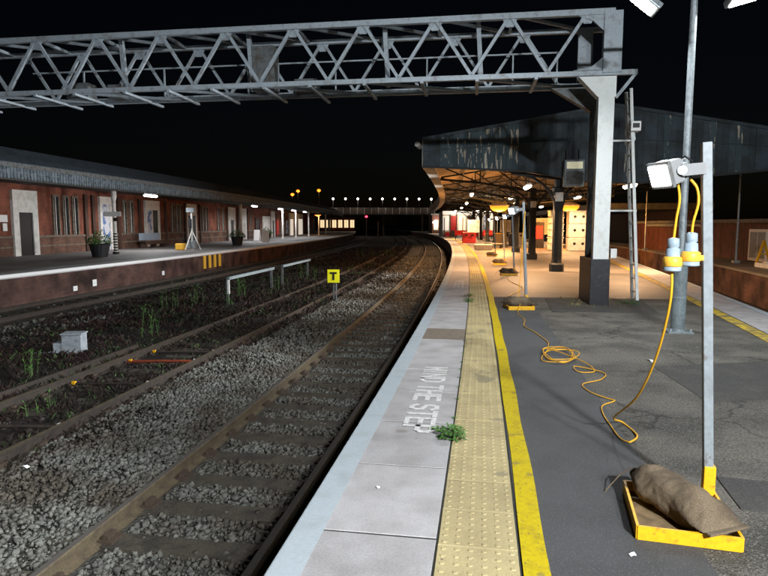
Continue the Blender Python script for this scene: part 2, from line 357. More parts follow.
tm = slab_mesh('t', 't', .394, .391, .05, .002)
for a in range(6):
    for b in range(6):
        cx, cy = (a - 2.5) * .0667, (b - 2.5) * .0667; o0 = len(tm.v)
        for r, z in ((.0145, 0), (.011, .0045)):
            for k in range(6): q = k * math.pi / 3; tm.v.append((cx + r * math.cos(q), cy + r * math.sin(q), z))
        tm.f += [(o0 + k, o0 + (k + 1) % 6, o0 + 6 + (k + 1) % 6, o0 + 6 + k) for k in range(6)] + [tuple(o0 + 6 + k for k in range(6))]
tmesh = tm.mesh('tactile_tile', 'tactile')
s = -4.0
while s < 62:
    inst('tactile_tile', tmesh, W(s + .2, -.955, random.uniform(-.002, .002)), -head(s) + random.uniform(-.004, .004), plat); s += .4
MB().sweep([(-1.15, -.05), (-.756, -.05), (-.756, 0), (-1.15, 0)], srange(s, 250, 3, 3)).build('far_tactile_strip', 'tactile', plat)
MB().sweep([(-.155, .003), (.004, .003), (.004, .006), (-.155, .006)], SS).build('white_edge_line', 'white_paint', plat)
MB().sweep([(.002, -.05), (.006, -.05), (.006, .006), (.002, .006)], SS).build('white_edge_nosing', 'white_paint', plat)
MB().sweep(lambda s: [(-1.295 + .006 * math.sin(s * 3.3), .002), (-1.172 + .005 * math.sin(s * 2.1 + 1), .002), (-1.172 + .005 * math.sin(s * 2.1 + 1), .006), (-1.295 + .006 * math.sin(s * 3.3), .006)], srange(-6, 250, .2, 3)).build('yellow_line', 'yellow_paint', plat)
MB().sweep(lambda s: [(EDGE(s), -.1), (EDGE(s) + .75, -.1), (EDGE(s) + .75, 0), (EDGE(s), 0)], SS).build('bay_coping', 'concrete_slab', plat)
MB().sweep(lambda s: [(EDGE(s) - .003, .003), (EDGE(s) + .15, .003), (EDGE(s) + .15, .007), (EDGE(s) - .003, .007)], SS).build('bay_white_line', 'white_paint', plat)
MB().sweep(lambda s: [(EDGE(s) + .8, .006), (EDGE(s) + 1.0, .006), (EDGE(s) + 1.0, .01), (EDGE(s) + .8, .01)], SS).build('bay_yellow_line', 'yellow_worn', plat)
# painted lettering
GLY = {'M': [(0, 0, 0, 1), (0, 1, .5, .35), (.5, .35, 1, 1), (1, 1, 1, 0)], 'I': [(.5, 0, .5, 1)], 'N': [(0, 0, 0, 1), (0, 1, 1, 0), (1, 0, 1, 1)], 'D': [(0, 0, 0, 1), (0, 1, .6, 1), (.6, 1, 1, .75), (1, .75, 1, .25), (1, .25, .6, 0), (.6, 0, 0, 0)],
       'T': [(0, 1, 1, 1), (.5, 1, .5, 0)], 'H': [(0, 0, 0, 1), (1, 0, 1, 1), (0, .52, 1, .52)], 'E': [(0, 0, 0, 1), (0, 1, 1, 1), (0, .52, .85, .52), (0, 0, 1, 0)],
       'S': [(1, .82, .75, 1), (.75, 1, .25, 1), (.25, 1, 0, .8), (0, .8, .12, .58), (.12, .58, .88, .42), (.88, .42, 1, .2), (1, .2, .75, 0), (.75, 0, .25, 0), (.25, 0, 0, .18)], 'P': [(0, 0, 0, 1), (0, 1, .7, 1), (.7, 1, 1, .86), (1, .86, 1, .62), (1, .62, .7, .48), (.7, .48, 0, .48)]}
def lettering(name, text, s, u, length, height, z, parent, label):
    o = bpy.data.objects.new(name, None); mb = MB(); xs_ = [0]
    for ch in text: xs_.append(xs_[-1] + (.5 if ch == ' ' else .62 if ch == 'I' else 1))
    adv = length / xs_[-1]; gw = adv * .7; st_ = .042; hh = height - st_; k = 0; h = head(s); base = W(s, u, z)
    f = Vector((math.sin(h), math.cos(h), 0)); r_ = Vector((math.cos(h), -math.sin(h), 0))       # reading runs towards the viewer, tops towards the tiles
    for i, ch in enumerate(text):
        for x0, y0, x1, y1 in GLY.get(ch, ()):
            pt = lambda x, y: base - f * (xs_[i] * adv + (x * gw if ch != 'I' else (x - .5) * gw + adv * .31 - (adv - gw) / 2) - length / 2 + (adv - gw) / 2) + r_ * ((y - .5) * hh) + Vector((0, 0, .0004 * (k % 5)))
            p, q = pt(x0, y0), pt(x1, y1); d = (q - p).normalized() * st_ * .45; mb.bar(p - d, q + d, st_, .001); k += 1
    bpy.data.objects.remove(o); return mb.build(name, 'letter_paint', parent, label=label)
lettering('painted_lettering', 'MIND THE STEP', 3.12, -.475, 2.2, .26, .004, plat, 'white painted words MIND THE STEP')
lettering('painted_lettering', 'MIND THE STEP', 14.0, -.475, 2.2, .26, .004, plat, 'second white painted MIND THE STEP farther along')

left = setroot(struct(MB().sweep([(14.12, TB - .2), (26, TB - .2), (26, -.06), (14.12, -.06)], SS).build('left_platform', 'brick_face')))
MB().sweep([(14.92, -.05), (26, -.05), (26, 0), (14.92, 0)], SS).build('left_paving', 'left_paving', left)
lm = slab_mesh('l', 'l', .9, .902, .14).mesh('left_coping_slab', 'concrete_slab')
s = 6.0
while s < 120: inst('coping_slab', lm, W(s + .455, 14.45, random.uniform(-.004, .003)), -head(s), left); s += .91
MB().sweep([(14, -.14), (14.9, -.14), (14.9, 0), (14, 0)], srange(s, 330, 3, 3)).build('far_coping', 'concrete_slab', left)
MB().sweep([(13.99, .003), (14.28, .003), (14.28, .006), (13.99, .006)], SS).build('white_edge_line', 'sign_white', left)
MB().sweep([(13.985, -.1), (13.995, -.1), (13.995, .005), (13.985, .005)], SS).build('white_edge_nosing', 'sign_white', left)
# bay beyond the platform
OPP = lambda s: EDGE(s) - 3.15
struct(MB().sweep(lambda s: [(EDGE(s) + .2, TB), (OPP(s) - .2, TB)], SS, closed=False).build('bay_track_bed', 'earth'))
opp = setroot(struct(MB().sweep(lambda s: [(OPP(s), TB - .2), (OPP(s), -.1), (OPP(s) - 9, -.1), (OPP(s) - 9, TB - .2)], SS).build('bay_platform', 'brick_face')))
MB().sweep(lambda s: [(OPP(s) + .03, -.1), (OPP(s) - 9, -.1), (OPP(s) - 9, -.02), (OPP(s) + .03, -.02)], SS).build('bay_paving', 'paving_far', opp)

# ---------------------------------------------------------------- tracks
SLP = MB().box((0, 0, 0), (2.5, .25, .14)).mesh('sleeper', 'sleeper')
CHR = MB().box((0, 0, .02), (.3, .17, .04)).box((-.075, 0, .055), (.05, .12, .05)).box((.075, 0, .055), (.05, .12, .05)).mesh('chair', 'chair_iron')
def track(label, uc, s0, s1, zt, sl1, chairs, mrail, sink=.0, gap=.65, varu=None, ssl0=None):
    ucf = uc if callable(uc) else (lambda s: uc)
    r = root('railway_track', max(s0, 0), ucf(max(s0, 0)), TB, 0, label, 'track')
    zb = zt - .159
    for sg in (-1, 1):
        c = sg * .7525
        prof = [(-.07, 0), (.07, 0), (.07, .012), (.012, .03), (.012, .12), (.034, .13), (.034, .152), (.026, .1585), (-.026, .1585), (-.034, .152), (-.034, .13), (-.012, .12), (-.012, .03), (-.07, .012)]
        rail = MB().sweep(lambda s: [(ucf(s) + c + a, zb + b) for a, b in prof], srange(s0, s1)).build('rail', mrail, r, True)
        RM[rail.name] = RM[r.name]
        MB().sweep(lambda s: [(ucf(s) + c - .024, zt), (ucf(s) + c + .024, zt), (ucf(s) + c + .024, zt + .0015), (ucf(s) + c - .024, zt + .0015)], srange(s0, s1)).build('rail_head', 'rail_head' if mrail == 'rail_rust' else 'rail_rust', rail, True)
    s = (math.floor((ssl0 if ssl0 is not None else s0) / gap)) * gap
    n = 0
    while s < sl1 and n < 290:
        h = -head(s) + random.uniform(-.01, .01)
        o = inst('sleeper', SLP, W(s, ucf(s), zb - .055 - sink + random.uniform(-.006, .006)), h, r)
        if s < chairs:
            for sg in (-1, 1):
                k = bpy.data.objects.new('chair', CHR); col.objects.link(k); k.parent = o; k.location = (sg * .7525, 0, .055 + sink * .7)
        s += gap; n += 1
    return r
track('rusty running track curving along beside the white platform edge', 1.4475, -3, 300, RT, 130, 22, 'rail_rust', ssl0=-1)
mid = track('dark weed grown middle track with an orange rod between its rails', 5.12, -1, 240, RT - .04, 45, 14, 'rail_dark', sink=.02, ssl0=1.5)
track('dark track right below the brick left platform', 12.55, 6, 300, RT, 60, 0, 'rail_dark', ssl0=8)
track('shadowed bay track beyond the yellow line on the right', lambda s: EDGE(s) - 1.5, 0, 120, RT, 50, 0, 'rail_dark', ssl0=8)
# old rail lying outside the middle track
r_ = root('lying_rail', 6, 6.35, TB, 0, 'single old rail lying on weeds beside the middle track', 'rail')
MB().sweep([(6.35, TB), (6.47, TB), (6.44, TB + .03), (6.44, TB + .13), (6.38, TB + .13), (6.38, TB + .03)], srange(2, 9.6)).build('old_rail', 'rail_dark', r_, True)
# point rods and clips of the middle track
def rod(name, s, du, m, label, cat, r=.022):
    o = root(name, s, 5.12, RT - .14, 0, label, cat)
    MB().tube([(-.68, -.1, 0), (0, 0, .01), (.68, du, 0)], r, 8).build('rod', m, o)
    for x, y in ((-.62, -.09), (.62, du)):
        MB().box((x, y, .02), (.06, .05, .05)).build('clip', 'litter_white' if x > 0 else 'tray_yellow', o)
    return o
rod('stretcher_rod', 8.3, .12, 'orange_rod', 'bright orange rod between the rails of the weed grown track', 'rod', .03)
rod('stretcher_rod', 6.6, .1, 'rail_dark', 'dark rod with yellow and white clips, nearer than the orange rod', 'rod')
rod('stretcher_rod', 4.4, .1, 'rail_dark', 'nearest dark rod with pale clips at the left picture edge', 'rod')
rod('stretcher_rod', 9.2, .1, 'rail_dark', 'dark rod with white clip just beyond the orange rod', 'rod')

# ---------------------------------------------------------------- signal gantry
GF, GBk, ZB, ZT = 10.05, 11.15, 4.52, 5.66
g = root('signal_gantry', 10.05, -3.3, 0, 0, 'pale steel lattice gantry spanning the tracks on a white column', 'gantry')
gx = lambda u: -u - 3.3                                   # local x of a lateral offset u
def gp(u, z, back=0): return (gx(u), (GBk - GF) * back, z)
UL = 15.6
for nm, b, z, wd in (('top_chord', 0, ZT, .11), ('bottom_chord', 0, ZB, .095), ('top_chord', 1, ZT, .095), ('bottom_chord', 1, ZB, .12)):
    MB().bar(gp(UL, z, b), gp(-3.9 if z == ZB and not b else -3.45, z, b), wd, wd).build(nm, 'gantry_steel', g)
for b, off in ((0, 0), (1, -.35)):
    k = -1
    while True:
        ua = 8.78 + off - 1.466 * k; k += 1
        if ua > 15: continue
        if ua < -3.1: break
        for d in (.733, -.733):
            if ua + d < -3.4: continue
            MB().bar(gp(ua + d * .06, ZT - .05, b), gp(ua + d, ZB + .04, b), .062 if not b else .055, .06, up=(0, 1, 0)).build('lattice_bar', 'gantry_steel', g)
    for kk in range(0, 14):                               # gusset plates at the nodes
        ua = 8.78 + off - 1.466 * kk + 4.398
        if -3.2 < ua < 15: MB().prism([gp(ua - .16, ZT - .01, b), gp(ua + .16, ZT - .01, b), gp(ua + .07, ZT - .2, b), gp(ua - .07, ZT - .2, b)], (0, .014, 0)).build('gusset_plate', 'gantry_steel', g)
k = 0
u = 14.6
while u > -2.6:                                           # cross bearers running front to back
    if k % 2 == 0:
        MB().bar(gp(u, ZT, 0), gp(u, ZT, 1), .06).build('top_tie', 'gantry_steel', g)
        MB().bar(gp(u, ZT + .02, 0), gp(u - 1.466, ZT + .02, 1), .055).build('top_diagonal', 'gantry_steel', g)
    if k % 3 == 0: MB().bar(gp(u, ZB - .02, 0), gp(u - 2.1, ZB - .02, 1), .07, .05).build('bottom_diagonal', 'gantry_steel', g)
    u -= .733; k += 1
u = 14.5
while u > -2.6:
    MB().bar(gp(u, ZB - .06, -.06), gp(u, ZB - .06, random.uniform(1.25, 1.55) if u > 1.2 else 1.1), .065, .05).build('cross_bearer', 'gantry_steel', g); u -= random.uniform(.95, 1.2)
MB().bar(gp(9.5, 5.15, .72), gp(-2.6, 5.15, .72), .03).build('handrail', 'gantry_steel', g)
for u in (8.2, 6.2, 4.2, 3.5, 2.2, .2, -1.6, -2.5): MB().bar(gp(u, ZB, .72), gp(u, 5.15, .72), .03).build('handrail_post', 'gantry_steel', g)
for u, wd, h, y in ((3.75, .5, .95, .6), (8.3, .55, .35, .75), (7.4, .35, .3, .8), (2.9, .5, .3, .9)):
    MB().box((gx(u), (GBk - GF) * y, ZB + h / 2), (wd, .35, h)).build('equipment_box', 'gantry_dark', g, bevel=.01)
for u in (1.0, -.95, 4.0, 7.0): MB().bar(gp(u, ZB, .5), gp(u + .08, ZT + .1, .5), .09).build('strut', 'gantry_steel', g)
# end frame and columns
def column(ux, y0, y1, w_, z0, z1, m, nm): return MB().box((gx(ux), (y0 + y1) / 2, (z0 + z1) / 2), (w_, y1 - y0, z1 - z0)).build(nm, m, g, bevel=.008)
column(-3.33, -.12, .1, .3, .7, 4.3, 'column_white', 'front_column')
column(-3.3, .9, 1.04, .15, .7, 4.45, 'gantry_dark', 'rear_column')
column(-3.32, -.16, 1.1, .37, 0, .93, 'black_paint', 'column_casing')
MB().prism([(gx(-2.8), -.125, 4.44), (gx(-3.5), -.125, 4.44), (gx(-3.5), -.125, 4.05), (gx(-3.17), -.125, 4.05)], (0, .23, 0)).build('column_head', 'column_white', g)
MB().prism([(gx(-2.4), .85, 4.45), (gx(-3.4), .85, 4.45), (gx(-3.3), .85, 3.9)], (0, .2, 0)).build('rear_column_head', 'gantry_dark', g)
for i in range(5):
    za, zb = .95 + i * .68, .95 + (i + 1) * .68
    a, b = (.12, .88) if i % 2 else (.88, .12)
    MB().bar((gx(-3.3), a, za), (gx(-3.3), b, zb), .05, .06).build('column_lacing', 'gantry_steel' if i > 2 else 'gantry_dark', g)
MB().box((gx(-3.42), 0, (ZB + ZT) / 2), (.34, .16, ZT - ZB)).build('end_post', 'gantry_steel', g)
MB().box((gx(-3.1), 1.1, (ZB + ZT) / 2), (.3, .12, ZT - ZB)).build('end_post', 'gantry_steel', g)
MB().prism([(gx(-3.3), -.03, ZT - .05), (gx(-2.75), -.03, ZT - .05), (gx(-3.05), -.03, ZT - .16), (gx(-3.26), -.03, ZT - .36)], (0, .05, 0)).build('corner_bracket', 'gantry_steel', g)
MB().prism([(gx(-3.3), -.03, ZB + .06), (gx(-2.7), -.03, ZB + .06), (gx(-3.05), -.03, ZB + .13), (gx(-3.26), -.03, ZB + .3)], (0, .05, 0)).build('corner_bracket', 'gantry_steel', g)
MB().bar((gx(-3.86), 0, ZB - .04), (gx(-3.52), 0, 4.05), .06).build('tail_brace', 'gantry_steel', g)
MB().box((gx(15.6), .5, 2.25), (.35, 1.3, 4.6)).build('far_column', 'gantry_dark', g)
for yy in (.86, 1.26):
    MB().bar((gx(-4.3), yy, 0), (gx(-4.0), yy, 4.4), .045, .06).build('ladder_rail', 'column_white', g)
for i in range(15):
    f = (i + .6) / 15.2; x = gx(-4.3) - .3 * f
    MB().bar((x, .86, 4.4 * f), (x, 1.26, 4.4 * f), .022).build('ladder_rung', 'column_white', g)
for z in (1.9, 3.35): MB().bar((gx(-3.45), .9, z), (gx(-4.3) - .3 * z / 4.4 + .05, .9, z), .035).build('ladder_tie', 'column_white', g)
MB().box((gx(-3.78), .9, 1.0), (.13, .16, .2)).build('junction_box', 'sign_white', g, bevel=.01)
cc = root('security_camera', 10.9, -4.1, 3.62, 0, 'white boxy camera with dark window fixed high on the gantry ladder', 'camera')
MB().box((0, 0, .0), (.2, .26, .2)).build('housing', 'sign_white', cc, bevel=.012)
MB().box((0, -.135, .01), (.13, .02, .09)).build('window', 'black', cc)
MB().bar((0, .05, -.1), (.02, .05, -.26), .04).build('bracket', 'galv', cc)

# ---------------------------------------------------------------- lamp column with two flood heads
def lamp_column(s, u, label, E, tilt, yaw):
    c = root('lamp_column', s, u, 0, 0, label, 'lamp post', 'lamp columns on the platform')
    MB().box((0, 0, .012), (.36, .36, .024)).build('base_plate', 'grey_paint', c)
    for x in (-.14, .14):
        for y in (-.14, .14): MB().lathe([(.018, .02), (.018, .05), (.008, .07)], (x, y, 0), 6).build('bolt', 'galv', c)
    MB().lathe([(.115, .02), (.1, .06), (.1, .5), (.104, .52), (.1, .54), (.1, 1.15), (.055, 1.26)], n=20).build('lower_shaft', 'grey_paint', c, smooth=False)
    MB().tube([(0, 0, 1.2), (0, 0, 4.93)], [.052, .047], 16).build('upper_shaft', 'galv', c, smooth=False)
    MB().bar((-.7, 0, 4.9), (.7, 0, 4.9), .06).build('cross_arm', 'galv', c)
    for sx in (-1, 1):
        M3 = Matrix.Rotation(R(yaw[sx > 0] * -sx), 3, 'Y') @ Matrix.Rotation(R(tilt), 3, 'X')
        h = MB().box((sx * .66, 0, 4.8), (.46, .3, .1), m=M3).build('lamp_head', 'galv', c, bevel=.02)
        n = M3 @ Vector((0, 0, -1))
        p = Vector((sx * .66, 0, 4.8)) + n * .056
        MB().box(p, (.36, .22, .01), m=M3).build('lamp_glass', 'lens_column', h)
        light(c, 'AREA', p + n * .02, E[sx > 0], (.93, .97, 1), .36, .22, n)
    return c
lamp_column(7.03, -3.9, 'tall grey lamp column with two flood heads beside the rough tarmac', (220, 100), -10, (40, 14))
lamp_column(-6.0, -4.7, 'grey lamp column with two flood heads behind the viewer', (1550, 560), 57, (24, 4))

# ---------------------------------------------------------------- work light stands with sandbags
SG = 'temporary work lights in a row on the platform'
def work_light(label, grp):
    w_ = root('work_light', .875, -2.03, 0, R(-6), label, 'work light', grp)
    for nm, p, q in (('tray_lip', (-.24, -.285), (.24, -.285)), ('tray_lip', (-.24, .285), (.24, .285)), ('tray_lip', (-.24, -.285), (-.24, .285)), ('tray_lip', (.24, -.285), (.24, .285))):
        MB().bar((*p, .038), (*q, .038), .014, .072).build(nm, 'tray_yellow', w_)
    MB().box((0, 0, .008), (.47, .56, .012)).build('tray_floor', 'plywood', w_)
    MB().box((.205, .25, .12), (.062, .062, .22)).build('pole_socket', 'tray_yellow', w_, bevel=.004)
    MB().bar((.205, .25, .1), (.1, .25, 2.05), .05, .05, up=(0, 1, 0)).build('pole', 'pole_white', w_, bevel=.004)
    M3 = Matrix.Rotation(R(32), 3, 'Z') @ Matrix.Rotation(R(-20), 3, 'Y')
    c = Vector((-.1, .19, 1.885)); n = M3 @ Vector((-1, 0, 0))
    b = MB().box(c, (.085, .15, .13), m=M3).build('lamp_housing', 'flood_grey', w_, bevel=.008)
    MB().box(c - n * .05, (.03, .12, .1), m=M3).build('gear_box', 'galv', b)
    for k in range(5): MB().box(c - n * .055 + M3 @ Vector((0, 0, -.05 + k * .025)), (.05, .13, .006), m=M3).build('fin', 'flood_grey', b)
    MB().box(c + n * .045, (.02, .165, .145), m=M3).build('bezel', 'gantry_dark', b)
    MB().box(c + n * .054, (.012, .135, .112), m=M3).build('lamp_glass', 'lens_white', b)
    for y in (.085, -.085):
        e = c + M3 @ Vector((.02, y, 0)); q = Vector((.085, .25 + y * .95, 1.905))
        MB().bar(e, q, .01, .062).build('bracket_arm', 'flood_grey', w_)
        MB().tube([e + Vector((0, -.012, 0)), e + Vector((0, .012, 0))], .026, 10).build('pivot_knob', 'galv', w_)
    MB().box((.085, .25, 1.905), (.012, .175, .062)).build('bracket_plate', 'flood_grey', w_)
    MB().tube([c + Vector((.04, -.02, .05)), c + Vector((.08, -.02, .085)), c + Vector((.12, .0, .06)), c + Vector((.12, .02, -.02))], .006, 6).build('flex', 'black', b)
    light(w_, 'SPOT', c + n * .1, 3800, (.93, .97, 1), .06, to=(-1, -.1, -.04), spot=84, blend=.9)
    return w_
wl = work_light('nearest work light, tall pale pole on a yellow tray with sandbag', SG)
def sandbag(label, grp):
    b = root('sandbag', .9, -2.03, 0, R(-6), label, 'sandbag', grp)
    a, e = Vector((-.17, .24, .125)), Vector((.185, -.27, .1)); mb = MB(); N, n = 22, 20; d = (e - a); x = Vector((d.y, -d.x, 0)).normalized()
    for i in range(N):
        f = i / (N - 1); p = a + d * f; rr = .11 * (min(1, (f / .16)) ** .5 if f < .16 else 1) * (1 if f < .75 else 1 - .1 * (f - .75) / .25)
        fl = 1 if f < .7 else 1 - .72 * ((f - .7) / .3) ** 1.3
        if i == 0: rr = .045
        for k in range(n):
            t_ = 2 * math.pi * k / n; wob = 1 + .05 * math.sin(5 * t_ + f * 9) + .04 * math.sin(3 * t_ - f * 14) + random.uniform(-.012, .012)
            xx, zz = math.cos(t_) * rr * wob * (1.12 + .42 * (1 - fl)), math.sin(t_) * rr * wob * fl
            q = p + x * xx + Vector((0, 0, max(zz, -.09) - (1 - fl) * .045)); q.z = max(q.z, .085 if (q.y < -.25 or q.x > .215) else .018); mb.v.append(tuple(q))
    for i in range(N - 1):
        for k in range(n): q0, q1 = i * n + k, i * n + (k + 1) % n; mb.f.append((q0, q1, q1 + n, q0 + n))
    mb.f.append(tuple(range(n))[::-1]); mb.f.append(tuple((N - 1) * n + k for k in range(n)))
    o = mb.build('sack', 'hessian', b, smooth=True); sd = o.modifiers.new('s', 'SUBSURF'); sd.levels = sd.render_levels = 2
    for sz, stn in ((.09, .022), (.03, .007)):
        tx = bpy.data.textures.new('wrinkle', 'CLOUDS'); tx.noise_scale = sz; dm = o.modifiers.new('d', 'DISPLACE'); dm.texture = tx; dm.strength = stn; dm.mid_level = .5
    neck = MB(); neck.tube([a + d * -.01, a - d * .05 + Vector((0, 0, .005))], [.04, .03], 12).build('tied_neck', 'hessian', b, smooth=True)
    MB().bar(e + x * .135 + d * .012 + Vector((0, 0, -.012)), e - x * .12 + d * .012 + Vector((0, 0, -.01)), .03, .012).build('stitched_seam', 'hessian', b, bevel=.004)
    MB().tube([a + Vector((-.03, .02, .03)), a + Vector((-.09, .03, -.02)), a + Vector((-.15, .01, -.09)), a + Vector((-.2, -.03, -.145))], .004, 5).build('string', 'hessian', b)
    return b
sbg = sandbag('brown hessian sandbag lying in the nearest yellow tray', 'sandbags weighing down the work lights')
for s, u, rz, l1, l2 in ((9.35, -1.72, R(8), 'work light second from the viewer, before the black column casing', 'hessian sandbag at the second work light on the platform'),
                         (17.2, -2.0, R(2), 'third work light from the viewer along the lit platform', 'sandbag at the third work light along the platform'),
                         (22.4, -2.0, R(-4), 'fourth work light from the viewer along the lit platform', 'sandbag at the fourth work light along the platform'),
                         (29.3, -2.05, R(0), 'farthest work light in the platform row', 'sandbag at the farthest work light in the row')):
    dup(wl, s, u, 0, rz, l1); dup(sbg, s, u, 0, rz + (R(50) if s < 12 else R(20)), l2)

# plugs and cords
def cord(name, pts, r, label, cat, m='cable'):
    P = [Vector(p) for p in pts]; out = []
    for i in range(len(P) - 1):
        p0, p1, p2, p3 = P[max(i - 1, 0)], P[i], P[i + 1], P[min(i + 2, len(P) - 1)]
        for k in range(6):
            t_ = k / 6; out.append(.5 * ((2 * p1) + (p2 - p0) * t_ + (2 * p0 - 5 * p1 + 4 * p2 - p3) * t_ ** 2 + (3 * p1 - p0 - 3 * p2 + p3) * t_ ** 3))
    out.append(P[-1]); return tag(MB().tube(out, r, 6).build(name, m, smooth=True), label, cat)
def WL(x, y, z):                                          # point in the frame of the nearest work light
    return RM[wl.name] @ Vector((x, y, z))
def plug(x, y, z, label, lit):
    p = root('cable_connector', .875, -2.03, 0, R(-6), label, 'plug'); p.location = WL(x, y, z); RM[p.name] = Matrix.Translation(p.location)
    MB().lathe([(.012, 0), (.03, -.006), (.032, -.05), (.024, -.056), (.034, -.06), (.037, -.1), (.04, -.105)], n=20).build('body', 'plug_grey', p, smooth=True)
    MB().lathe([(.04, -.104), (.05, -.112), (.052, -.155), (.048, -.16)], n=20).build('collar', 'plug_yellow', p, smooth=True)
    MB().lathe([(.048, -.158), (.046, -.175), (.05, -.18), (.04, -.186)], n=20).build('socket_rim', 'plug_grey', p, smooth=True)
    MB().box((.05, 0, -.14), (.03, .03, .03)).build('latch', 'plug_yellow', p, bevel=.004)
    return p
plug(.04, .2, 1.56, 'grey plug with yellow collar hanging open from the nearest work light', True)
plug(-.05, .2, 1.53, 'grey connector with pale yellow disc, coupled on the left hanging cord', True)
cord('power_cord', [WL(.02, .21, 1.85), WL(.055, .205, 1.8), WL(.065, .2, 1.72), WL(.045, .2, 1.62), WL(.04, .2, 1.55)], .0075, 'short yellow cord hanging from the lamp to the open plug', 'cord')
cord('power_cord', [WL(-.045, .2, 1.84), WL(-.03, .2, 1.74), WL(-.042, .2, 1.63), WL(-.05, .2, 1.52)], .0075, 'short yellow cord hanging from the lamp to the coupled connector', 'cord')
cord('power_cord', [WL(-.05, .2, 1.35), WL(-.05, .22, 1.15), WL(-.07, .45, .8), WL(-.12, .8, .45), WL(-.2, 1.35, .13), W(2.5, -2.1, .012), W(2.2, -2.14, .01), W(2.04, -2.05, .01)], .0075, 'long yellow cord drooping from the connector down to the tarmac', 'cord')
gc = [(10.2, -1.86, .12), (9.3, -1.75, .1), (8.6, -1.66, .012), (7.87, -1.72, .01), (7.2, -1.66, .01), (6.7, -1.76, .01), (6.2, -1.84, .01), (5.86, -1.88, .01), (5.45, -1.86, .012)]
for k in range(4):
    q = k * .12
    for a, b in ((5.35, -2.06), (4.95, -2.1), (4.62, -1.95), (4.75, -1.74), (5.25, -1.76)): gc.append((a + random.uniform(-.12, .12), b + random.uniform(-.06, .06), .014 + .012 * k))
gc += [(4.7, -2.12, .03), (4.26, -2.2, .012), (4.2, -2.02, .012), (4.45, -2.02, .016), (4.2, -2.28, .012), (3.9, -2.2, .012), (3.68, -1.98, .01), (3.4, -2.0, .01), (3.2, -2.12, .01), (3.12, -2.17, .012), (2.95, -2.03, .01), (2.7, -1.99, .01), (2.38, -1.99, .01), (2.12, -2.0, .01), (2.04, -2.05, .01)]
cord('extension_cord', [W(*p) for p in gc], .0055, 'yellow extension cord snaking in loops along the tarmac to the second work light', 'cord')
cord('extension_cord', [W(9.6, -1.9, .02), W(10.6, -1.6, .01), W(11.5, -1.7, .01), W(13, -2.1, .01), W(15, -1.9, .01), W(17.1, -1.95, .01)], .009, 'thin yellow cord along the platform between second and third work lights', 'cord')
cord('power_cord', [W(9.55, -1.82, 1.86), W(9.5, -1.78, 1.4), W(9.5, -1.76, .7), W(9.45, -1.72, .2), W(9.3, -1.7, .012)], .009, 'yellow cord hanging down beside the second work light pole', 'cord')

# ---------------------------------------------------------------- plants on the platform and trackside
def leafy(name, s, u, n, rad, h, label, m='leaf', size=.035, z0=0):
    r = root(name, s, u, z0, random.uniform(0, 6), label, 'weed'); mb = MB()
    for _ in range(n):
        a = random.uniform(0, 6.28); d = rad * random.random() ** .6; z = h * random.random() * (1 - .5 * d / rad) + .008; p = Vector((math.cos(a) * d, math.sin(a) * d, z))
        dr = Vector((math.cos(a + random.uniform(-.9, .9)), math.sin(a + random.uniform(-.9, .9)), random.uniform(-.35, .6))).normalized(); sd = dr.cross(Vector((0, 0, 1))).normalized() * size * random.uniform(.25, .45); L = size * random.uniform(.8, 1.5)
        mb.add([p, p + dr * L * .5 + sd, p + dr * L + Vector((0, 0, -.006)), p + dr * L * .5 - sd], [(0, 1, 2), (0, 2, 3)])
    mb.build('leaves', m, r)
    st = MB()
    for _ in range(max(4, n // 18)):
        a = random.uniform(0, 6.28); d = rad * random.uniform(.4, .95); st.tube([(0, 0, 0), (math.cos(a) * d * .5, math.sin(a) * d * .5, h * .6), (math.cos(a) * d, math.sin(a) * d, h * .5)], .0025, 4)
    st.build('stems', 'stalk_green', r); return r
leafy('weed', 1.95, -.755, 200, .085, .1, 'bushy green weed growing from the joint beside the letter P')
leafy('weed', 2.1, -.64, 30, .045, .035, 'small green sprig beside the bushy weed at the lettering', size=.028)
leafy('weed', 10.2, -.75, 110, .1, .1, 'small green weed in the joint beyond the brown slab')
leafy('weed', 11.1, -.75, 70, .09, .09, 'small green weed in the joint, farthest of the platform weeds')
for i in range(9): leafy('weed', 2.5 + i * .42 + random.uniform(-.1, .1), -.748, 10, .018, .014, 'tiny moss tuft in the dark joint beside the tactile tiles', size=.014)['group'] = 'moss tufts in the joint'
leafy('weed', 10.3, -4.0, 120, .25, .06, 'low green weed beside the black casing of the gantry column')
def stalks(s, u, n, h, spread, label):
    r = root('tall_weed', s, u, TB, random.uniform(0, 6), label, 'weed'); st = MB(); lf = MB()
    for _ in range(n):
        x, y = random.uniform(-spread, spread), random.uniform(-spread, spread); hh = h * random.uniform(.55, 1); lx, ly = random.uniform(-.15, .15) * hh, random.uniform(-.15, .15) * hh
        st.tube([(x, y, 0), (x + lx * .4, y + ly * .4, hh * .5), (x + lx, y + ly, hh)], [.009, .007, .003], 5)
        for k in range(int(hh * 34)):
            f = random.uniform(.12, 1); a = random.uniform(0, 6.28); p = Vector((x + lx * f, y + ly * f, hh * f)); d = Vector((math.cos(a), math.sin(a), .5)).normalized(); sd = d.cross(Vector((0, 0, 1))).normalized() * .011; L = random.uniform(.05, .13)
            lf.add([p, p + d * L * .5 + sd, p + d * L, p + d * L * .5 - sd], [(0, 1, 2), (0, 2, 3)])
    st.build('stems', 'stalk_green', r); lf.build('leaves', 'leaf', r); return r
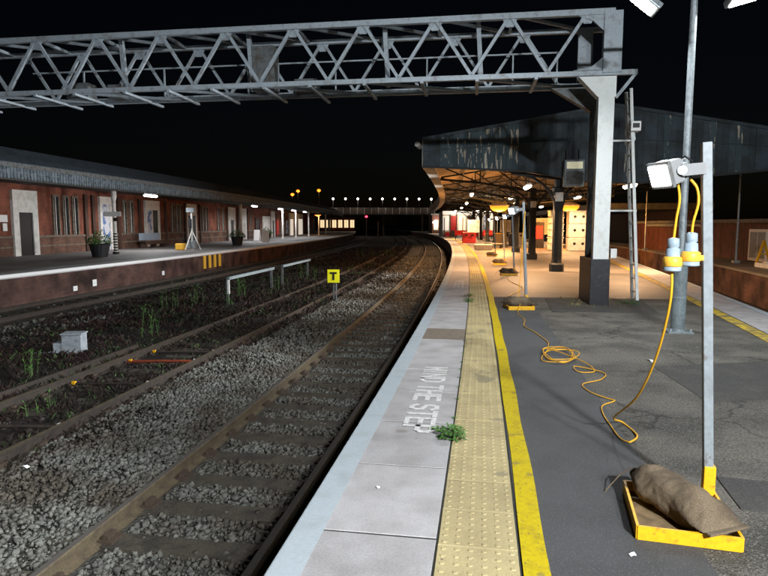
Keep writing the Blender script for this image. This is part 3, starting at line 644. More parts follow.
for s, u, n, h, sp, l in ((11.2, 6.9, 7, .85, .25, 'tall green stalks right of the grey trackside box'), (15.4, 8.7, 6, .85, .3, 'green stalks in the weeds before the far track, left of the white rail post'), (16.8, 8.4, 5, .8, .22, 'pair of green stalks left of the white rail post'),
                          (16.9, 7.3, 4, .5, .12, 'low green weed at the foot of the white rail post'), (18.6, 7.5, 6, .95, .2, 'green stalks right of the white rail post'), (7.1, 7.0, 5, .55, .15, 'yellowish green weed at the left picture edge below the grey box'),
                          (27, 7.2, 8, .8, .5, 'sparse green stalks beyond the white barrier rail'), (21.5, 7.0, 6, .8, .4, 'green stalks in the weeds left of the yellow T sign'), (48, 6.2, 18, 1.0, 1.6, 'yellow green bush on the overgrown track far beyond the T sign'),
                          (5.2, 5.3, 4, .3, .3, 'low green weed between the rails at the left picture edge')): stalks(s, u, n, h, sp, l)
def blades(name, m, regions, label):
    vs, fs = [], []
    for s0, s1, u0, u1, n, h, wd, z in regions:
        for _ in range(n):
            s, u = random.uniform(s0, s1), random.uniform(u0, u1)
            if math.sin(u * 2.1 + s * .7) * math.sin(s * .53 - u * .6) < random.uniform(-.9, .3): continue
            p = W(s, u, z)
            for _ in range(4):
                a = random.uniform(0, 6.28); q = p + Vector((random.uniform(-.08, .08), random.uniform(-.08, .08), 0)); hh = h * random.uniform(.3, 1); d = Vector((math.cos(a), math.sin(a), 0)); x = Vector((-d.y, d.x, 0)) * wd; o = len(vs)
                vs += [q - x, q + x, q + d * hh * .3 + Vector((0, 0, hh * .7)) + x * .7, q + d * hh * .75 + Vector((0, 0, hh))]; fs += [(o, o + 1, o + 2), (o, o + 2, o + 3)]
    me = bpy.data.meshes.new(name); me.from_pydata(vs, [], fs); me.materials.append(MATS[m]); o = bpy.data.objects.new(name, me); col.objects.link(o); return tag(stuff(o), label, 'weeds')
blades('dry_weeds', 'dry_weed', [(2, 12, 3.9, 10.6, 5200, .16, .004, TB - .03), (12, 30, 4.0, 10.8, 6500, .24, .007, TB - .03), (30, 70, 3.9, 10.8, 3600, .3, .016, TB - .03)], 'low reddish brown dry weeds covering the disused middle tracks')
blades('green_weeds', 'stalk_green', [(3, 14, 4.2, 10.4, 700, .14, .006, TB - .03), (14, 40, 4.2, 10.6, 1100, .2, .01, TB - .03)], 'low green weeds mixed into the dry growth on the middle tracks')
blades('dry_grass', 'dry_grass', [(9.5, 11.2, -4.6, -2.7, 380, .05, .004, .0)], 'thin dry grass and moss round the gantry column base')

# ---------------------------------------------------------------- trackside things
t_ = root('track_sign', 18.2, 3.95, TB, R(2), 'yellow square sign with black letter T on a trackside post', 'sign')
MB().bar((0, 0, 0), (0, 0, 1.14), .05).build('post', 'gantry_dark', t_)
MB().bar((.09, 0, .02), (.09, 0, .95), .03).build('rear_stay', 'pale_metal', t_)
MB().box((0, -.035, .94), (.42, .02, .46)).build('plate', 'sign_yellow', t_)
MB().box((0, -.05, 1.05), (.24, .006, .065)).box((0, -.05, .91), (.075, .006, .22)).build('letter', 'black', t_)
jb = root('trackside_box', 9.15, 7.65, TB, R(14), 'pale grey trackside box among weeds by the middle track', 'box')
MB().box((.05, 0, .2), (.4, .34, .4)).build('cabinet', 'box_grey', jb, bevel=.01)
MB().box((.05, 0, .415), (.44, .38, .03)).build('lid', 'box_grey', jb, bevel=.006)
MB().box((-.24, -.03, .12), (.18, .26, .22)).build('side_box', 'box_grey', jb, bevel=.01)
MB().tube([(-.3, 0, .03), (-.5, -.1, .02), (-.8, -.1, .01)], .02, 6).build('conduit', 'box_grey', jb)
wr = root('barrier_rail', 17.2, 7.45, TB, 0, 'white barrier rail on posts standing in the weeds between the tracks', 'barrier')
def wrp(s, z, du=0): return W(s, 7.45 + du, z)
for s in (17.2, 22, 23.6, 28.2): MB().bar(wrp(s, TB), wrp(s, -.18), .09).build('post', 'gantry_dark', wr, True)
for a, b in ((17.1, 22.1), (23.4, 28.4)): MB().sweep([(7.33, -.26), (7.42, -.26), (7.42, -.16), (7.33, -.16)], [a, (a + b) / 2, b]).build('beam', 'grey_paint', wr, True)
MB().bar(wrp(17.14, -.75, -.06), wrp(17.14, -.2, -.06), .07).build('post_marker', 'sign_white', wr, True)
for i, (s, u, z, sx, sy, l) in enumerate(((4.9, -2.95, .006, .14, .045, 'flattened white wrapper lying on the rough tarmac'), (1.0, -.35, .004, .02, .02, 'tiny white chip lying on the pale coping slab'), (.45, -1.7, .004, .03, .02, 'small pale scrap on dark tarmac left of the yellow tray'), (3.2, 3.95, TB + .08, .1, .05, 'white scrap caught beside the near rail of the middle track'))):
    r = root('litter_scrap', s, u, z, random.uniform(0, 3), l, 'litter'); o = MB().add([(-sx / 2, -sy / 2, 0), (0, -sy / 2, sy * .3), (sx / 2, -sy / 2, .004), (sx / 2, sy / 2, .01), (0, sy / 2, sy * .45), (-sx / 2, sy / 2, .002)], [(0, 1, 4, 5), (1, 2, 3, 4)]).build('scrap', 'litter_white', r)
    o.modifiers.new('s', 'SOLIDIFY').thickness = .003

# ---------------------------------------------------------------- island platform canopy
cn = root('platform_canopy', 18.5, -3.75, 0, 0, 'dark boarded gable canopy over the island platform with iron trusses', 'canopy')
GS = 18.5
TOPL = [(.87, 4.49), (-5.35, 5.46), (-11.6, 4.36)]; BOT = [(.87, 3.61), (-2.7, 3.4), (-4.7, 3.02), (-6.3, 3.0), (-11.6, 3.5)]
def interp(pl, u):
    for (a, za), (b, zb) in zip(pl, pl[1:]):
        if b <= u <= a: return za + (zb - za) * (a - u) / (a - b)
    return pl[-1][1]
u = .87; i = 0
while u > -11.4:
    u2 = u - .2; pz = 1.2 > .87 - u > .3
    peel = .45 < .87 - u < 3.2 or (6.2 < .87 - u < 11.5 and random.random() < .3)
    off = random.uniform(-.008, .008)
    MB().prism([W(GS + off, u - .003, interp(BOT, u)), W(GS + off, u2 + .003, interp(BOT, u2)), W(GS + off, u2 + .003, interp(TOPL, u2)), W(GS + off, u - .003, interp(TOPL, u))], W(GS + .025, u) - W(GS, u)).build('board', 'gable_peeled' if peel else 'gable_board', cn, True)
    u = u2
MB().prism([W(GS + .05, a_, b_) for a_, b_ in [(.85, 3.64), (-2.7, 3.43), (-4.7, 3.05), (-6.3, 3.03), (-11.5, 3.52), (-11.5, 4.34), (-5.35, 5.44), (.85, 4.47)]], (W(GS + .02, 0) - W(GS, 0))).build('backing', 'canopy_iron', cn, True)  # dark sheet added to stop lamp light leaking between the boards
def gl(u, z, s=GS - .03): return W(s, u, z)
for (a, b) in zip(TOPL, TOPL[1:]): MB().bar(gl(a[0], a[1] + .02), gl(b[0], b[1] + .02), .09, .1).build('verge_board', 'gable_board', cn, True)
for (a, b) in zip(BOT, BOT[1:]): MB().bar(gl(a[0], a[1] - .02), gl(b[0], b[1] - .02), .06, .07).build('bottom_rail', 'canopy_iron', cn, True)
for (a, b) in zip(TOPL, TOPL[1:]):
    f = .42; MB().bar(gl(a[0], a[1] + (interp(BOT, a[0]) - a[1]) * f), gl(b[0], b[1] + (interp(BOT, b[0]) - b[1]) * f), .04, .04).build('middle_rail', 'gable_board', cn, True)
CS = srange(18.55, 92, 1.5, 3)
CE = 92
for ua, za, ub, zb in ((.9, 4.53, -5.35, 5.5), (-5.35, 5.5, -11.6, 4.4)):
    MB().sweep([(ua, za), (ub, zb), (ub, zb + .05), (ua, za + .05)], CS).build('roof_slope', 'canopy_roof', cn, True)
    MB().sweep([(ua, za - .03), (ub, zb - .03), (ub, zb - .01), (ua, za - .01)], CS).build('ceiling_slope', 'canopy_ceiling', cn, True)
MB().sweep([(.84, 3.6), (.9, 3.6), (.9, 4.5), (.84, 4.5)], CS).build('eave_fascia', 'eave_board', cn, True)
MB().sweep([(.5, 3.58), (.9, 3.58), (.9, 3.6), (.5, 3.6)], CS).build('eave_soffit', 'eave_board', cn, True)
MB().tube([W(18.3, 1.05, 4.32), W(18.9, 1.0, 4.3)], .09, 8).build('gutter_end', 'off_white', cn, True)
for u in (-.6, -2.0, -3.5, -5.2, -7, -8.6, -10.2):
    z = interp(TOPL, u) - .1; MB().sweep([(u - .04, z - .08), (u + .04, z - .08), (u + .04, z), (u - .04, z)], CS).build('purlin', 'canopy_iron', cn, True)
def truss(s):
    seg = []
    nodes = [(.7, 3.75, 4.4), (-1.3, 3.55, 4.7), (-3.4, 3.2, 5.05), (-5.35, 3.1, 5.35), (-7.4, 3.25, 5.0), (-9.2, 3.4, 4.7), (-11.2, 3.6, 4.35)]
    mb = MB()
    for (a, la, ha), (b, lb, hb) in zip(nodes, nodes[1:]):
        mb.bar(W(s, a, la), W(s, b, lb), .09, .1); mb.bar(W(s, a, ha), W(s, b, hb), .08, .09)
        mb.bar(W(s, a, ha), W(s, b, lb), .055, .06); mb.bar(W(s, b, lb), W(s, b, hb), .05, .05)
    for c, sgn in ((-3.75, 1), (-3.75, -1)):             # curved knee braces
        pts = [W(s, c + sgn * (.1 + 1.5 * (1 - math.cos(q))), 2.1 + 1.25 * math.sin(q)) for q in [k * math.pi / 2 / 6 for k in range(7)]]; mb.tube(pts, .05, 6)
    return mb.build('truss', 'canopy_iron', cn, True)
s = 18.9; CSLOT = []
while s < 90: CSLOT.append(s); s += 7.5
for s in CSLOT: truss(s)
for i, s in enumerate([19.0, 26.5, 34, 41.5, 49, 56.5, 64, 72.8]):
    p = W(s, -3.75); I = RM[cn.name].inverted(); l = I @ p
    MB().lathe([(.25, 0), (.25, .25), (.19, .3), (.17, .4), (.165, 2.6), (.22, 2.75), (.22, 2.85), (.15, 2.9), (.15, 3.3)], (l.x, l.y, 0), 8).build('column', 'canopy_iron', cn)
    if i < 3: MB().box((l.x, l.y - .2, 2.55), (.26, .03, .3)).build('column_sign', 'off_white', cn)
# hanging train display by the gable
hd = root('train_display', 18.1, -4.08, 2.84, 0, 'grey hanging display with a pale lit strip below the canopy gable', 'display')
MB().box((0, 0, .43), (.64, .3, .86)).build('case', 'grey_paint', hd, bevel=.02)
MB().box((0, -.155, .68), (.5, .02, .22)).build('screen', 'display_lit', hd)
MB().box((0, -.155, .28), (.52, .02, .42)).build('front_panel', 'gantry_dark', hd)
for x in (-.2, .2): MB().bar((x, .2, .8), (x, .2, 1.25), .04).build('hanger', 'canopy_iron', hd)
# lamps below the canopy
def tube_lamp(s, u, z, label, grp, cat='ceiling lamp', m='tube_warm', E=1450, c=(1, .57, .28), L=1.3, zup=.9, tr=.085, spot=158):
    r = root('tube_lamp', s, u, z, 0, label, cat, grp)
    MB().box((0, 0, .05), (.16, L, .06)).build('housing', 'off_white', r); MB().tube([(0, -L / 2 + .03, 0), (0, L / 2 - .03, 0)], tr, 8).build('tube', m, r)
    MB().bar((0, -L * .3, .08), (0, -L * .3, zup), .02).build('rod', 'canopy_iron', r); MB().bar((0, L * .3, .08), (0, L * .3, zup), .02).build('rod', 'canopy_iron', r)
    light(r, 'SPOT', (0, 0, -.12), E, c, .2, spot=spot, blend=.35); return r
GW = 'tube lamps hanging below the island canopy'
for s, u, l in ((19.6, -2.76, 'warm tube lamp below the canopy, nearest over the centre columns'), (34.5, -3.45, 'warm tube lamp below the canopy, second along the centre columns'), (52, -3.9, 'warm tube lamp below the canopy, third along the centre columns'), (19.5, -6.2, 'warm tube lamp below the canopy, seen right of the gantry column'), (34, -7.2, 'warm tube lamp seen just left of the gantry column'), (66, -3.6, 'warm tube lamp far along below the island canopy'), (52, -8.0, 'warm tube lamp deep below the right canopy half'), (30, -1.0, 'warm tube lamp under the left eave, nearest of the eave row'), (43, -1.1, 'warm tube lamp under the left eave, second of the eave row'), (55, -1.2, 'warm tube lamp under the left eave, third of the eave row'), (67, -1.2, 'warm tube lamp under the left eave, farthest of the eave row')):
    tube_lamp(s, u, 2.95 if s < 24 else 3.2, l, GW)
def sodium(s, u, label):
    r = root('sodium_lamp', s, u, 2.72, 0, label, 'ceiling lamp', 'orange lamps below the island canopy')
    MB().lathe([(.12, .36), (.2, .34), (.62, .18), (.64, .12), (.62, .1)], n=20).build('shade', 'off_white', r, smooth=False)
    MB().lathe([(.6, .11), (.56, -.05), (.36, -.2), (.03, -.26)], n=20).build('glowing_bowl', 'sodium', r, smooth=True)
    MB().bar((0, 0, .3), (0, 0, 1.6), .03).build('rod', 'canopy_iron', r)
    light(r, 'POINT', (0, 0, -.5), 1500, (1, .42, .1), .4); return r
sodium(38, -3.05, 'orange glowing lamp below the canopy above the row of work lights'); sodium(38, -7.55, 'orange glowing lamp right of the centre columns near the white crates')

# things standing below the canopy
cm = MB().box((0, 0, .2), (.8, 1.1, .36)).box((0, 0, .39), (.86, 1.16, .05))
for k in range(6):
    r = root('white_crate', 37.2, -6.55, .42 * k, 0, 'white crate, %s of the left stack below the canopy' % ('lowest', 'second from below', 'third from below', 'fourth from below', 'fifth from below', 'topmost')[k], 'crate', 'stacked white crates')
    MB().box((0, 0, .2), (.8, 1.1, .34)).build('body', 'crate_white', r, bevel=.03); MB().box((0, 0, .385), (.88, 1.18, .05)).build('rim', 'crate_white', r)
for k in range(3):
    for j in range(2):
        r = root('white_bin', 36.4 + .2 * j, -7.75 - 1.25 * j, .83 * k, 0, 'large white bin with dark hand holes, %s of the %s stack' % (('lowest', 'middle', 'topmost')[k], ('middle', 'right')[j]), 'bin', 'stacked white bins')
        b = MB().box((0, 0, .415), (1.2, .9, .815)).build('body', 'crate_white', r, bevel=.03)
        for x in (-.25, .25):
            MB().tube([(x, -.452, .45), (x, -.462, .45)], .09, 10).build('hand_hole', 'black', b)
def chairr(s, u, label):
    r = root('red_seat', s, u, 0, 0, label, 'seat', 'red seats below the canopy')
    MB().box((0, 0, .45), (1.0, .45, .06)).build('seat', 'red_paint', r); MB().box((0, .24, .75), (1.0, .05, .5)).build('backrest', 'red_paint', r)
    for x in (-.42, .42): MB().box((x, 0, .22), (.06, .4, .43)).build('leg', 'canopy_iron', r)
chairr(66, -1.6, 'red bench seat left of the far dark column'); chairr(67, -4.9, 'red bench seat right of the far dark column'); chairr(62, -2.9, 'red bench seat in front of the far dark column')
def simple(name, s, u, parts, label, cat):
    r = root(name, s, u, 0, 0, label, cat)
    for nm, c, sz, m in parts: MB().box(c, sz).build(nm, m, r, bevel=.02)
    return r
simple('litter_bin', 44.6, -4.7, [('body', (0, 0, .45), (.6, .6, .9), 'black_paint'), ('lid', (0, 0, .94), (.64, .64, .08), 'gantry_dark')], 'black litter bin beyond the row of work lights', 'bin')
simple('orange_cabinet', 47, -3.95, [('body', (0, 0, .45), (.7, .5, .9), 'plywood'), ('lid', (0, 0, .93), (.74, .54, .06), 'tray_yellow')], 'tan cabinet standing left of the black litter bin', 'cabinet')
simple('grey_crate', 36.9, -2.0, [('body', (0, 0, .16), (1.1, .6, .32), 'concrete_patch'), ('lid', (0, 0, .34), (1.14, .64, .05), 'off_white')], 'low grey box standing beside the yellow line', 'box')
simple('vending_machine', 41, -6.0, [('body', (0, 0, .9), (.8, .7, 1.8), 'black_paint'), ('front_panel', (0, -.36, 1.1), (.6, .03, .9), 'red_paint')], 'dark machine with red front left of the white crates', 'machine')
for s, u, l in ((43.5, -6.6, 'white timetable board between the dark machine and the litter bin'), (56, -2.4, 'white timetable board left of the far dark columns'), (60, -5.9, 'white timetable board right of the far dark columns')):
    r = root('timetable_board', s, u, 0, 0, l, 'notice board', 'timetable boards below the canopy')
    for x in (-.55, .55): MB().bar((x, 0, 0), (x, 0, 2.2), .07).build('post', 'gantry_dark', r)
    MB().box((0, -.03, 1.5), (1.1, .06, 1.2)).build('frame', 'sign_white', r); MB().box((0, -.065, 1.5), (.95, .012, 1.05)).build('sheet', 'poster_pale', r)
for s, u, m, l in ((52, -1.75, 'red_paint', 'red plastic barrier near the yellow line far along'), (54.2, -1.85, 'crate_white', 'white plastic barrier behind the red one far along'), (49, -5.6, 'crate_white', 'white plastic barrier beyond the black litter bin')):
    r = root('plastic_barrier', s, u, 0, R(8), l, 'barrier', 'plastic barriers below the canopy')
    MB().prism([(-.6, -.22, 0), (-.6, .22, 0), (-.6, .08, .5), (-.6, .06, .95), (-.6, -.06, .95), (-.6, -.08, .5)], (1.2, 0, 0)).build('body', m, r, bevel=.02)
    for x in (-.3, .3): MB().box((x, -.1, .72), (.22, .06, .12)).build('slot', 'black', r)
tl = root('luggage_trolley', 40.5, -2.9, 0, R(15), 'flat grey luggage trolley beside the centre columns', 'trolley')
MB().box((0, 0, .32), (.8, 1.5, .06)).build('deck', 'galv', tl); MB().tube([(-.35, .72, .34), (-.35, .8, 1.0), (.35, .8, 1.0), (.35, .72, .34)], .02, 6).build('handle', 'galv', tl)
for x in (-.33, .33):
    for y in (-.6, .6): MB().tube([(x - .03, y, .14), (x + .03, y, .14)], .14, 12).build('wheel', 'black', tl)
# buildings on the island platform, far below the canopy
ib = root('platform_building', 80, -5, 0, 0, 'lit station building with red and pale frontage at the far end of the canopy', 'building')
I80 = RM[ib.name]
MB().box((-.9, 6, 1.75), (7.4, 11, 3.5)).build('wall', 'off_white', ib)
MB().box((-.9, .43, 3.25), (7.5, .12, .45)).build('sign_band', 'lit_white', ib)
for i, x in enumerate((-4.2, -3.1, -2.0, -.9, .2, 1.3, 2.3)):
    wv = MB().box((x, .45, 1.7), (.85, .08, 2.2)).build('window', ('lit_white', 'red_paint', 'lit_window', 'dark_door', 'lit_white', 'poster', 'lit_window')[i], ib)
    MB().box((x, .4, .75), (.9, .1, .3)).build('panel', 'red_paint' if i % 2 else 'off_white', wv)
for i in range(9):
    x = -4.4 + i * .82; MB().box((x, .3, 1.3 + .2 * (i % 3)), (.1, .12, 2.6 + .4 * (i % 3))).build('mullion', 'wood_dark' if i % 2 else 'red_boards', ib)
    MB().box((x + .4, .33, .35 + .1 * (i % 2)), (.6, .1, .6 + .2 * (i % 2))).build('panel', ('red_paint', 'wood_dark', 'poster_pale')[i % 3], ib)
ib2 = root('far_building', 112, -3.2, 0, 0, 'small red brick pavilion with bright lamps at the far platform edge', 'building')
MB().box((0, 4, 1.7), (4.6, 8, 3.6)).build('wall', 'red_boards', ib2); MB().box((0, 4, 3.6), (5.2, 8.6, .25)).build('roof', 'grey_roof', ib2)
for x in (-1.6, .2, 1.6): f_ = MB().box((x, -.03, 1.7), (.8, .1, 1.7)).build('window', 'lit_window', ib2); MB().box((x, -.06, .7), (.9, .12, .12)).build('sill', 'off_white', f_)
for x in (-2.1, -.6): MB().lathe([(.02, 0), (.16, .1), (.16, .25), (.02, .35)], (x, -.4, 1.9), 10).build('wall_lamp', 'globe', ib2); 
light(ib2, 'POINT', (-1.3, -1.2, 2.4), 400, (1, .85, .65), .2)
light(ib, 'POINT', (-2.5, -1.2, 2.6), 170, (1, .82, .6), .2); light(ib, 'POINT', (2.0, -1.2, 2.6), 170, (1, .82, .6), .2)

# ---------------------------------------------------------------- bay side: shed, poles, far roof
sh = root('goods_shed', 30, -13.2, -.02, 0, 'low red boarded shed with grey flat roof beyond the bay track', 'shed')
def SB(s0, s1, u0, u1, z0, z1): return wbox(MB(), s0, s1, u0, u1, z0, z1)
SB(19, 43, -16.5, -13.25, -.02, 1.7).build('wall', 'wood_dark', sh, True)
s = 19.0
while s < 43: SB(s, s + .28, -13.25, -13.2 + random.uniform(-.006, .006), .0, 1.68).build('board', 'red_boards', sh, True); s += .3
SB(18.6, 43.4, -17, -12.95, 1.7, 1.86).build('roof', 'grey_roof', sh, True)
f_ = SB(24.6, 26.2, -13.2, -13.12, .05, 1.42).build('window_frame', 'sign_white', sh, True); RM[f_.name] = RM[sh.name]
SB(24.75, 25.36, -13.2, -13.105, .18, 1.3).build('pane', 'box_grey', f_, True); SB(25.44, 26.05, -13.2, -13.105, .18, 1.3).build('pane', 'box_grey', f_, True)
MB().tube([W(30.5, -13.05, .05), W(30.5, -13.05, 1.3), W(30.7, -13.05, 1.5), W(31.5, -13.05, 1.58), W(40, -13.05, 1.58)], .09, 8).build('pipe', 'galv', sh, True)
for s, u, h, l in ((25.2, -12.2, 3.7, 'slim pale pole before the shed window at right'), (38.2, -12.4, 3.7, 'slim pale pole at the far end of the red shed'), (33, -12.6, 2.9, 'short slim pole in the middle of the red shed front')):
    p = root('slim_pole', s, u, -.02, 0, l, 'pole'); MB().tube([(0, 0, 0), (0, 0, h)], [.045, .03], 8).build('shaft', 'galv', p); MB().box((0, 0, .05), (.25, .25, .1)).build('foot', 'galv', p)
    MB().lathe([(.04, h), (.05, h + .05), (.01, h + .1)], n=8).build('cap', 'galv', p)
fr = root('bay_canopy', 55, -14, 0, 0, 'grey flat roof on posts beyond the red shed', 'canopy')
SB(44, 78, -19, -10.8, 2.75, 3.2).build('roof', 'grey_roof', fr, True)
for s in (45, 53, 61, 69, 77): MB().bar(W(s, -11.2, -.05), W(s, -11.2, 2.76), .18).build('post', 'gantry_dark', fr, True)
SB(46, 78, -18.6, -18.3, -.02, 2.75).build('rear_wall', 'wood_dark', fr, True)
for s, u, c, l in ((21.8, -12.0, 'off_white', 'pale sleeper block lying on the bay platform edge at right'), (29, -11.2, 'concrete_patch', 'low concrete block on the bay platform left of the lamp column')):
    b = root('concrete_block', s, u, -.02, 0, l, 'block'); MB().box((0, 0, .09), (.5, 1.6, .18)).build('block', c, b, bevel=.03); MB().box((0, .3, .2), (.2, .3, .06)).build('lug', c, b)
ck = root('yellow_trestle', 23.6, -12.5, -.02, R(20), 'yellow trestle leaning beside the shed window at right', 'trestle')
MB().bar((-.3, 0, 0), (.05, 0, 1.0), .07).build('leg', 'tray_yellow', ck); MB().bar((.4, 0, 0), (.05, 0, 1.0), .07).build('leg', 'tray_yellow', ck); MB().bar((-.15, 0, .45), (.25, 0, .45), .05).build('brace', 'tray_yellow', ck)

# ---------------------------------------------------------------- left station building
UW = 22.3
st = root('station_building', 20, UW, 0, 0, 'long red brick station building with white doorways behind the left platform', 'building')
SB(12, 125, UW, UW + 8, -.05, 4.4).build('wall', 'brick_wall', st, True)
SB(12, 125, UW - .05, UW, 0, .93).build('plinth', 'brick_plinth', st, True)
SB(12, 125, UW - .09, UW - .001, .93, 1.03).build('sill_course', 'stone_trim', st, True)
SB(12, 125, UW - .065, UW - .05, .42, .5).build('plinth_course', 'stone_trim', st, True)
def doorway(s0, s1, z1, name='door_surround', leaf='dark_door', inset=.42, zt=2.25, m='off_white', glazed=0):
    mid_ = (s0 + s1) / 2; w_ = (s1 - s0)
    fr_ = SB(s0, s0 + inset, UW - .16, UW - .002, 0, z1); SBm = fr_
    wbox(SBm, s1 - inset, s1, UW - .16, UW - .002, 0, z1); wbox(SBm, s0 + inset, s1 - inset, UW - .16, UW - .002, zt, z1)
    o = SBm.build(name, m, st, True); RM[o.name] = RM[st.name]
    d = SB(s0 + inset, s1 - inset, UW - .1, UW - .055, .01, zt).build('door', leaf, o, True)
    if glazed:
        k = (s1 - s0 - 2 * inset) / glazed
        for i in range(glazed): SB(s0 + inset + k * i + .08, s0 + inset + k * (i + 1) - .08, UW - .112, UW - .1, .6, zt - .15).build('door_pane', 'window_glass' if i % 2 else 'poster', o, True)
def window(s, wd=.42, z0=1.05, z1=3.3):
    f = wbox(MB(), s - wd / 2 - .09, s - wd / 2, UW - .1, UW - .002, z0, z1); wbox(f, s + wd / 2, s + wd / 2 + .09, UW - .1, UW - .002, z0, z1); wbox(f, s - wd / 2, s + wd / 2, UW - .1, UW - .002, z1 - .12, z1)
    o = f.build('window_frame', 'stone_trim', st, True); RM[o.name] = RM[st.name]
    SB(s - wd / 2, s + wd / 2, UW - .03, UW - .004, z0, z1 - .12).build('pane', 'window_glass', o, True)
    SB(s - .02, s + .02, UW - .05, UW - .03, z0, z1 - .12).build('glazing_bar', 'off_white', o, True)
def pil(s, wd=.3, m='wood_dark'): SB(s, s + wd, UW - .14, UW - .052, 0, 3.45).build('pilaster', m, st, True)
doorway(25.9, 27.8, 3.4)
for s in (20.5, 21.3, 22.1, 29.5, 30.4, 31.3, 37.0, 37.9, 44.6, 45.5, 46.2, 51.2, 52.0, 55.2, 56.6, 66.5, 80, 85): window(s)
for s in (24.0, 32.2, 33.0, 36.0, 38.9, 43.1, 46.9, 50.2, 57.6, 61.3, 65): pil(s)
doorway(33.8, 35.2, 3.4, inset=.25, zt=2.9, leaf='poster')
doorway(39.8, 42.1, 3.4, inset=.22, zt=2.85, leaf='off_white', glazed=2)
doorway(47.2, 49.4, 3.4, inset=.3, zt=2.4)
doorway(58.2, 60.3, 3.4, inset=.5, zt=2.1); doorway(62.2, 64.4, 3.4, inset=.55, zt=1.8, leaf='poster_pale')
doorway(68.3, 70.4, 2.4, inset=.12, zt=2.2, m='wood_dark')
doorway(76.5, 78.5, 3.4, inset=.5, zt=2.2); doorway(89, 93, 3.4, inset=.5, zt=2.5, leaf='lit_white'); doorway(97, 103, 3.4, inset=.4, zt=2.6, leaf='lit_white')
pb = SB(71.6, 75.6, UW - .14, UW - .055, .8, 2.7).build('notice_board', 'poster_pale', st, True)
sg_ = SB(24.3, 25.55, UW - .09, UW - .051, 1.75, 2.1).build('name_board', 'sign_white', st, True); SB(25.2, 25.5, UW - .09, UW - .051, 1.3, 1.68).build('notice_plate', 'sign_white', st, True)
for s, m in ((79.5, 'red_paint'), (83, 'poster_pale'), (86.5, 'poster')): SB(s, s + 1.4, UW - .15, UW - .055, .3, 2.3).build('poster_panel', m, st, True)
# canopy over the left platform
lc = root('station_canopy', 20, 16.5, 0, 0, 'long dark canopy with pale slatted valance over the left platform', 'canopy')
LS = srange(11, 126, 3, 3)
MB().sweep([(16.45, 3.9), (17.8, 4.64), (17.8, 4.72), (16.45, 3.98)], LS).build('roof_slope', 'roof_slate', lc, True)
MB().sweep([(17.8, 4.63), (UW + 8, 4.3), (UW + 8, 4.4), (17.8, 4.71)], LS).build('rear_roof_slope', 'roof_slate', lc, True)
MB().sweep([(16.55, 3.5), (UW, 3.72), (UW, 3.76), (16.55, 3.55)], LS).build('soffit', 'soffit', lc, True)
MB().sweep([(16.4, 3.78), (16.52, 3.78), (16.52, 3.95), (16.4, 3.95)], LS).build('gutter', 'gantry_dark', lc, True)
MB().sweep([(16.5, 3.3), (16.56, 3.3), (16.56, 3.55), (16.5, 3.55)], LS).build('edge_beam', 'soffit', lc, True)
vb = MB(); s = 11.0
while s < 126:
    wd = .15; z = 3.36 + .015 * ((int(s / .17)) % 2)
    vb.add([W(s, 16.47, z + .04), W(s + wd / 2, 16.47, z - .02), W(s + wd, 16.47, z + .04), W(s + wd, 16.47, 3.8), W(s, 16.47, 3.8)] + [W(s, 16.5, z + .04), W(s + wd / 2, 16.5, z - .02), W(s + wd, 16.5, z + .04), W(s + wd, 16.5, 3.8), W(s, 16.5, 3.8)], [(0, 1, 2, 3, 4), (9, 8, 7, 6, 5), (0, 5, 6, 1), (1, 6, 7, 2), (2, 7, 8, 3), (4, 9, 5, 0)])
    s += .185
stuff(vb.build('valance_boards', 'valance', lc, True))
MB().sweep([(16.44, 3.6), (16.47, 3.6), (16.47, 3.64), (16.44, 3.64)], LS).build('valance_rail', 'valance', lc, True)
for s in (29.05, 50.4, 66.3, 74, 84, 95, 106):
    l = RM[lc.name].inverted() @ W(s, 18.5)
    c_ = MB().lathe([(.16, 0), (.16, .12), (.1, .2), (.095, 2.9), (.15, 3.1), (.15, 3.5)], (l.x, l.y, 0), 10).build('column', 'off_white', lc)
    if s < 40:
        for k in range(7): MB().lathe([(.118, 0), (.118, .07)], (l.x, l.y, .18 + k * .15), 10).build('black_band', 'black', c_)
        MB().lathe([(.17, 0), (.17, .13)], (l.x, l.y, 0), 10).build('base_band', 'black', c_)
sp_ = root('platform_sign', 29.05, 18.5, 2.1, 0, 'small white sign board across the striped canopy column', 'sign')
MB().box((-.05, -.13, .1), (1.0, .04, .26)).build('board', 'sign_white', sp_); MB().box((.12, -.14, -.2), (.14, .1, .2)).build('speaker', 'black', sp_); MB().box((0, -.1, .1), (.22, .06, .1)).build('clamp', 'galv', sp_)
GL = 'tube lamps below the left canopy'
for s, l, m in ((33.3, 'white tube lamp below the left canopy, nearest of its row', 0), (54.7, 'white tube lamp below the left canopy, second of its row', 0), (65.4, 'white tube lamp below the left canopy, third of its row', 0), (72.7, 'white tube lamp below the left canopy, fourth of its row', 0), (80.8, 'white tube lamp below the left canopy, fifth of its row', 0), (22, 'white tube lamp below the left canopy, out of view at left', 0)):
    if s < 30: continue
    tube_lamp(s, 18.5, 3.4, l, GL, m='tube_white', E=800 if s < 60 else 500, spot=174, c=(.97, .98, 1), L=1.5 if s < 60 else 1.9, zup=.2, tr=.09)
r = root('sodium_lamp', 94, 18.5, 3.1, 0, 'orange lamp below the far end of the left canopy', 'ceiling lamp')
MB().lathe([(.2, .3), (.6, .12), (.6, .08)], n=14).build('shade', 'off_white', r); MB().lathe([(.55, .08), (.3, -.05), (.04, -.12)], n=14).build('glowing_bowl', 'sodium', r); light(r, 'POINT', (0, 0, -.3), 120, (1, .6, .25), .2)
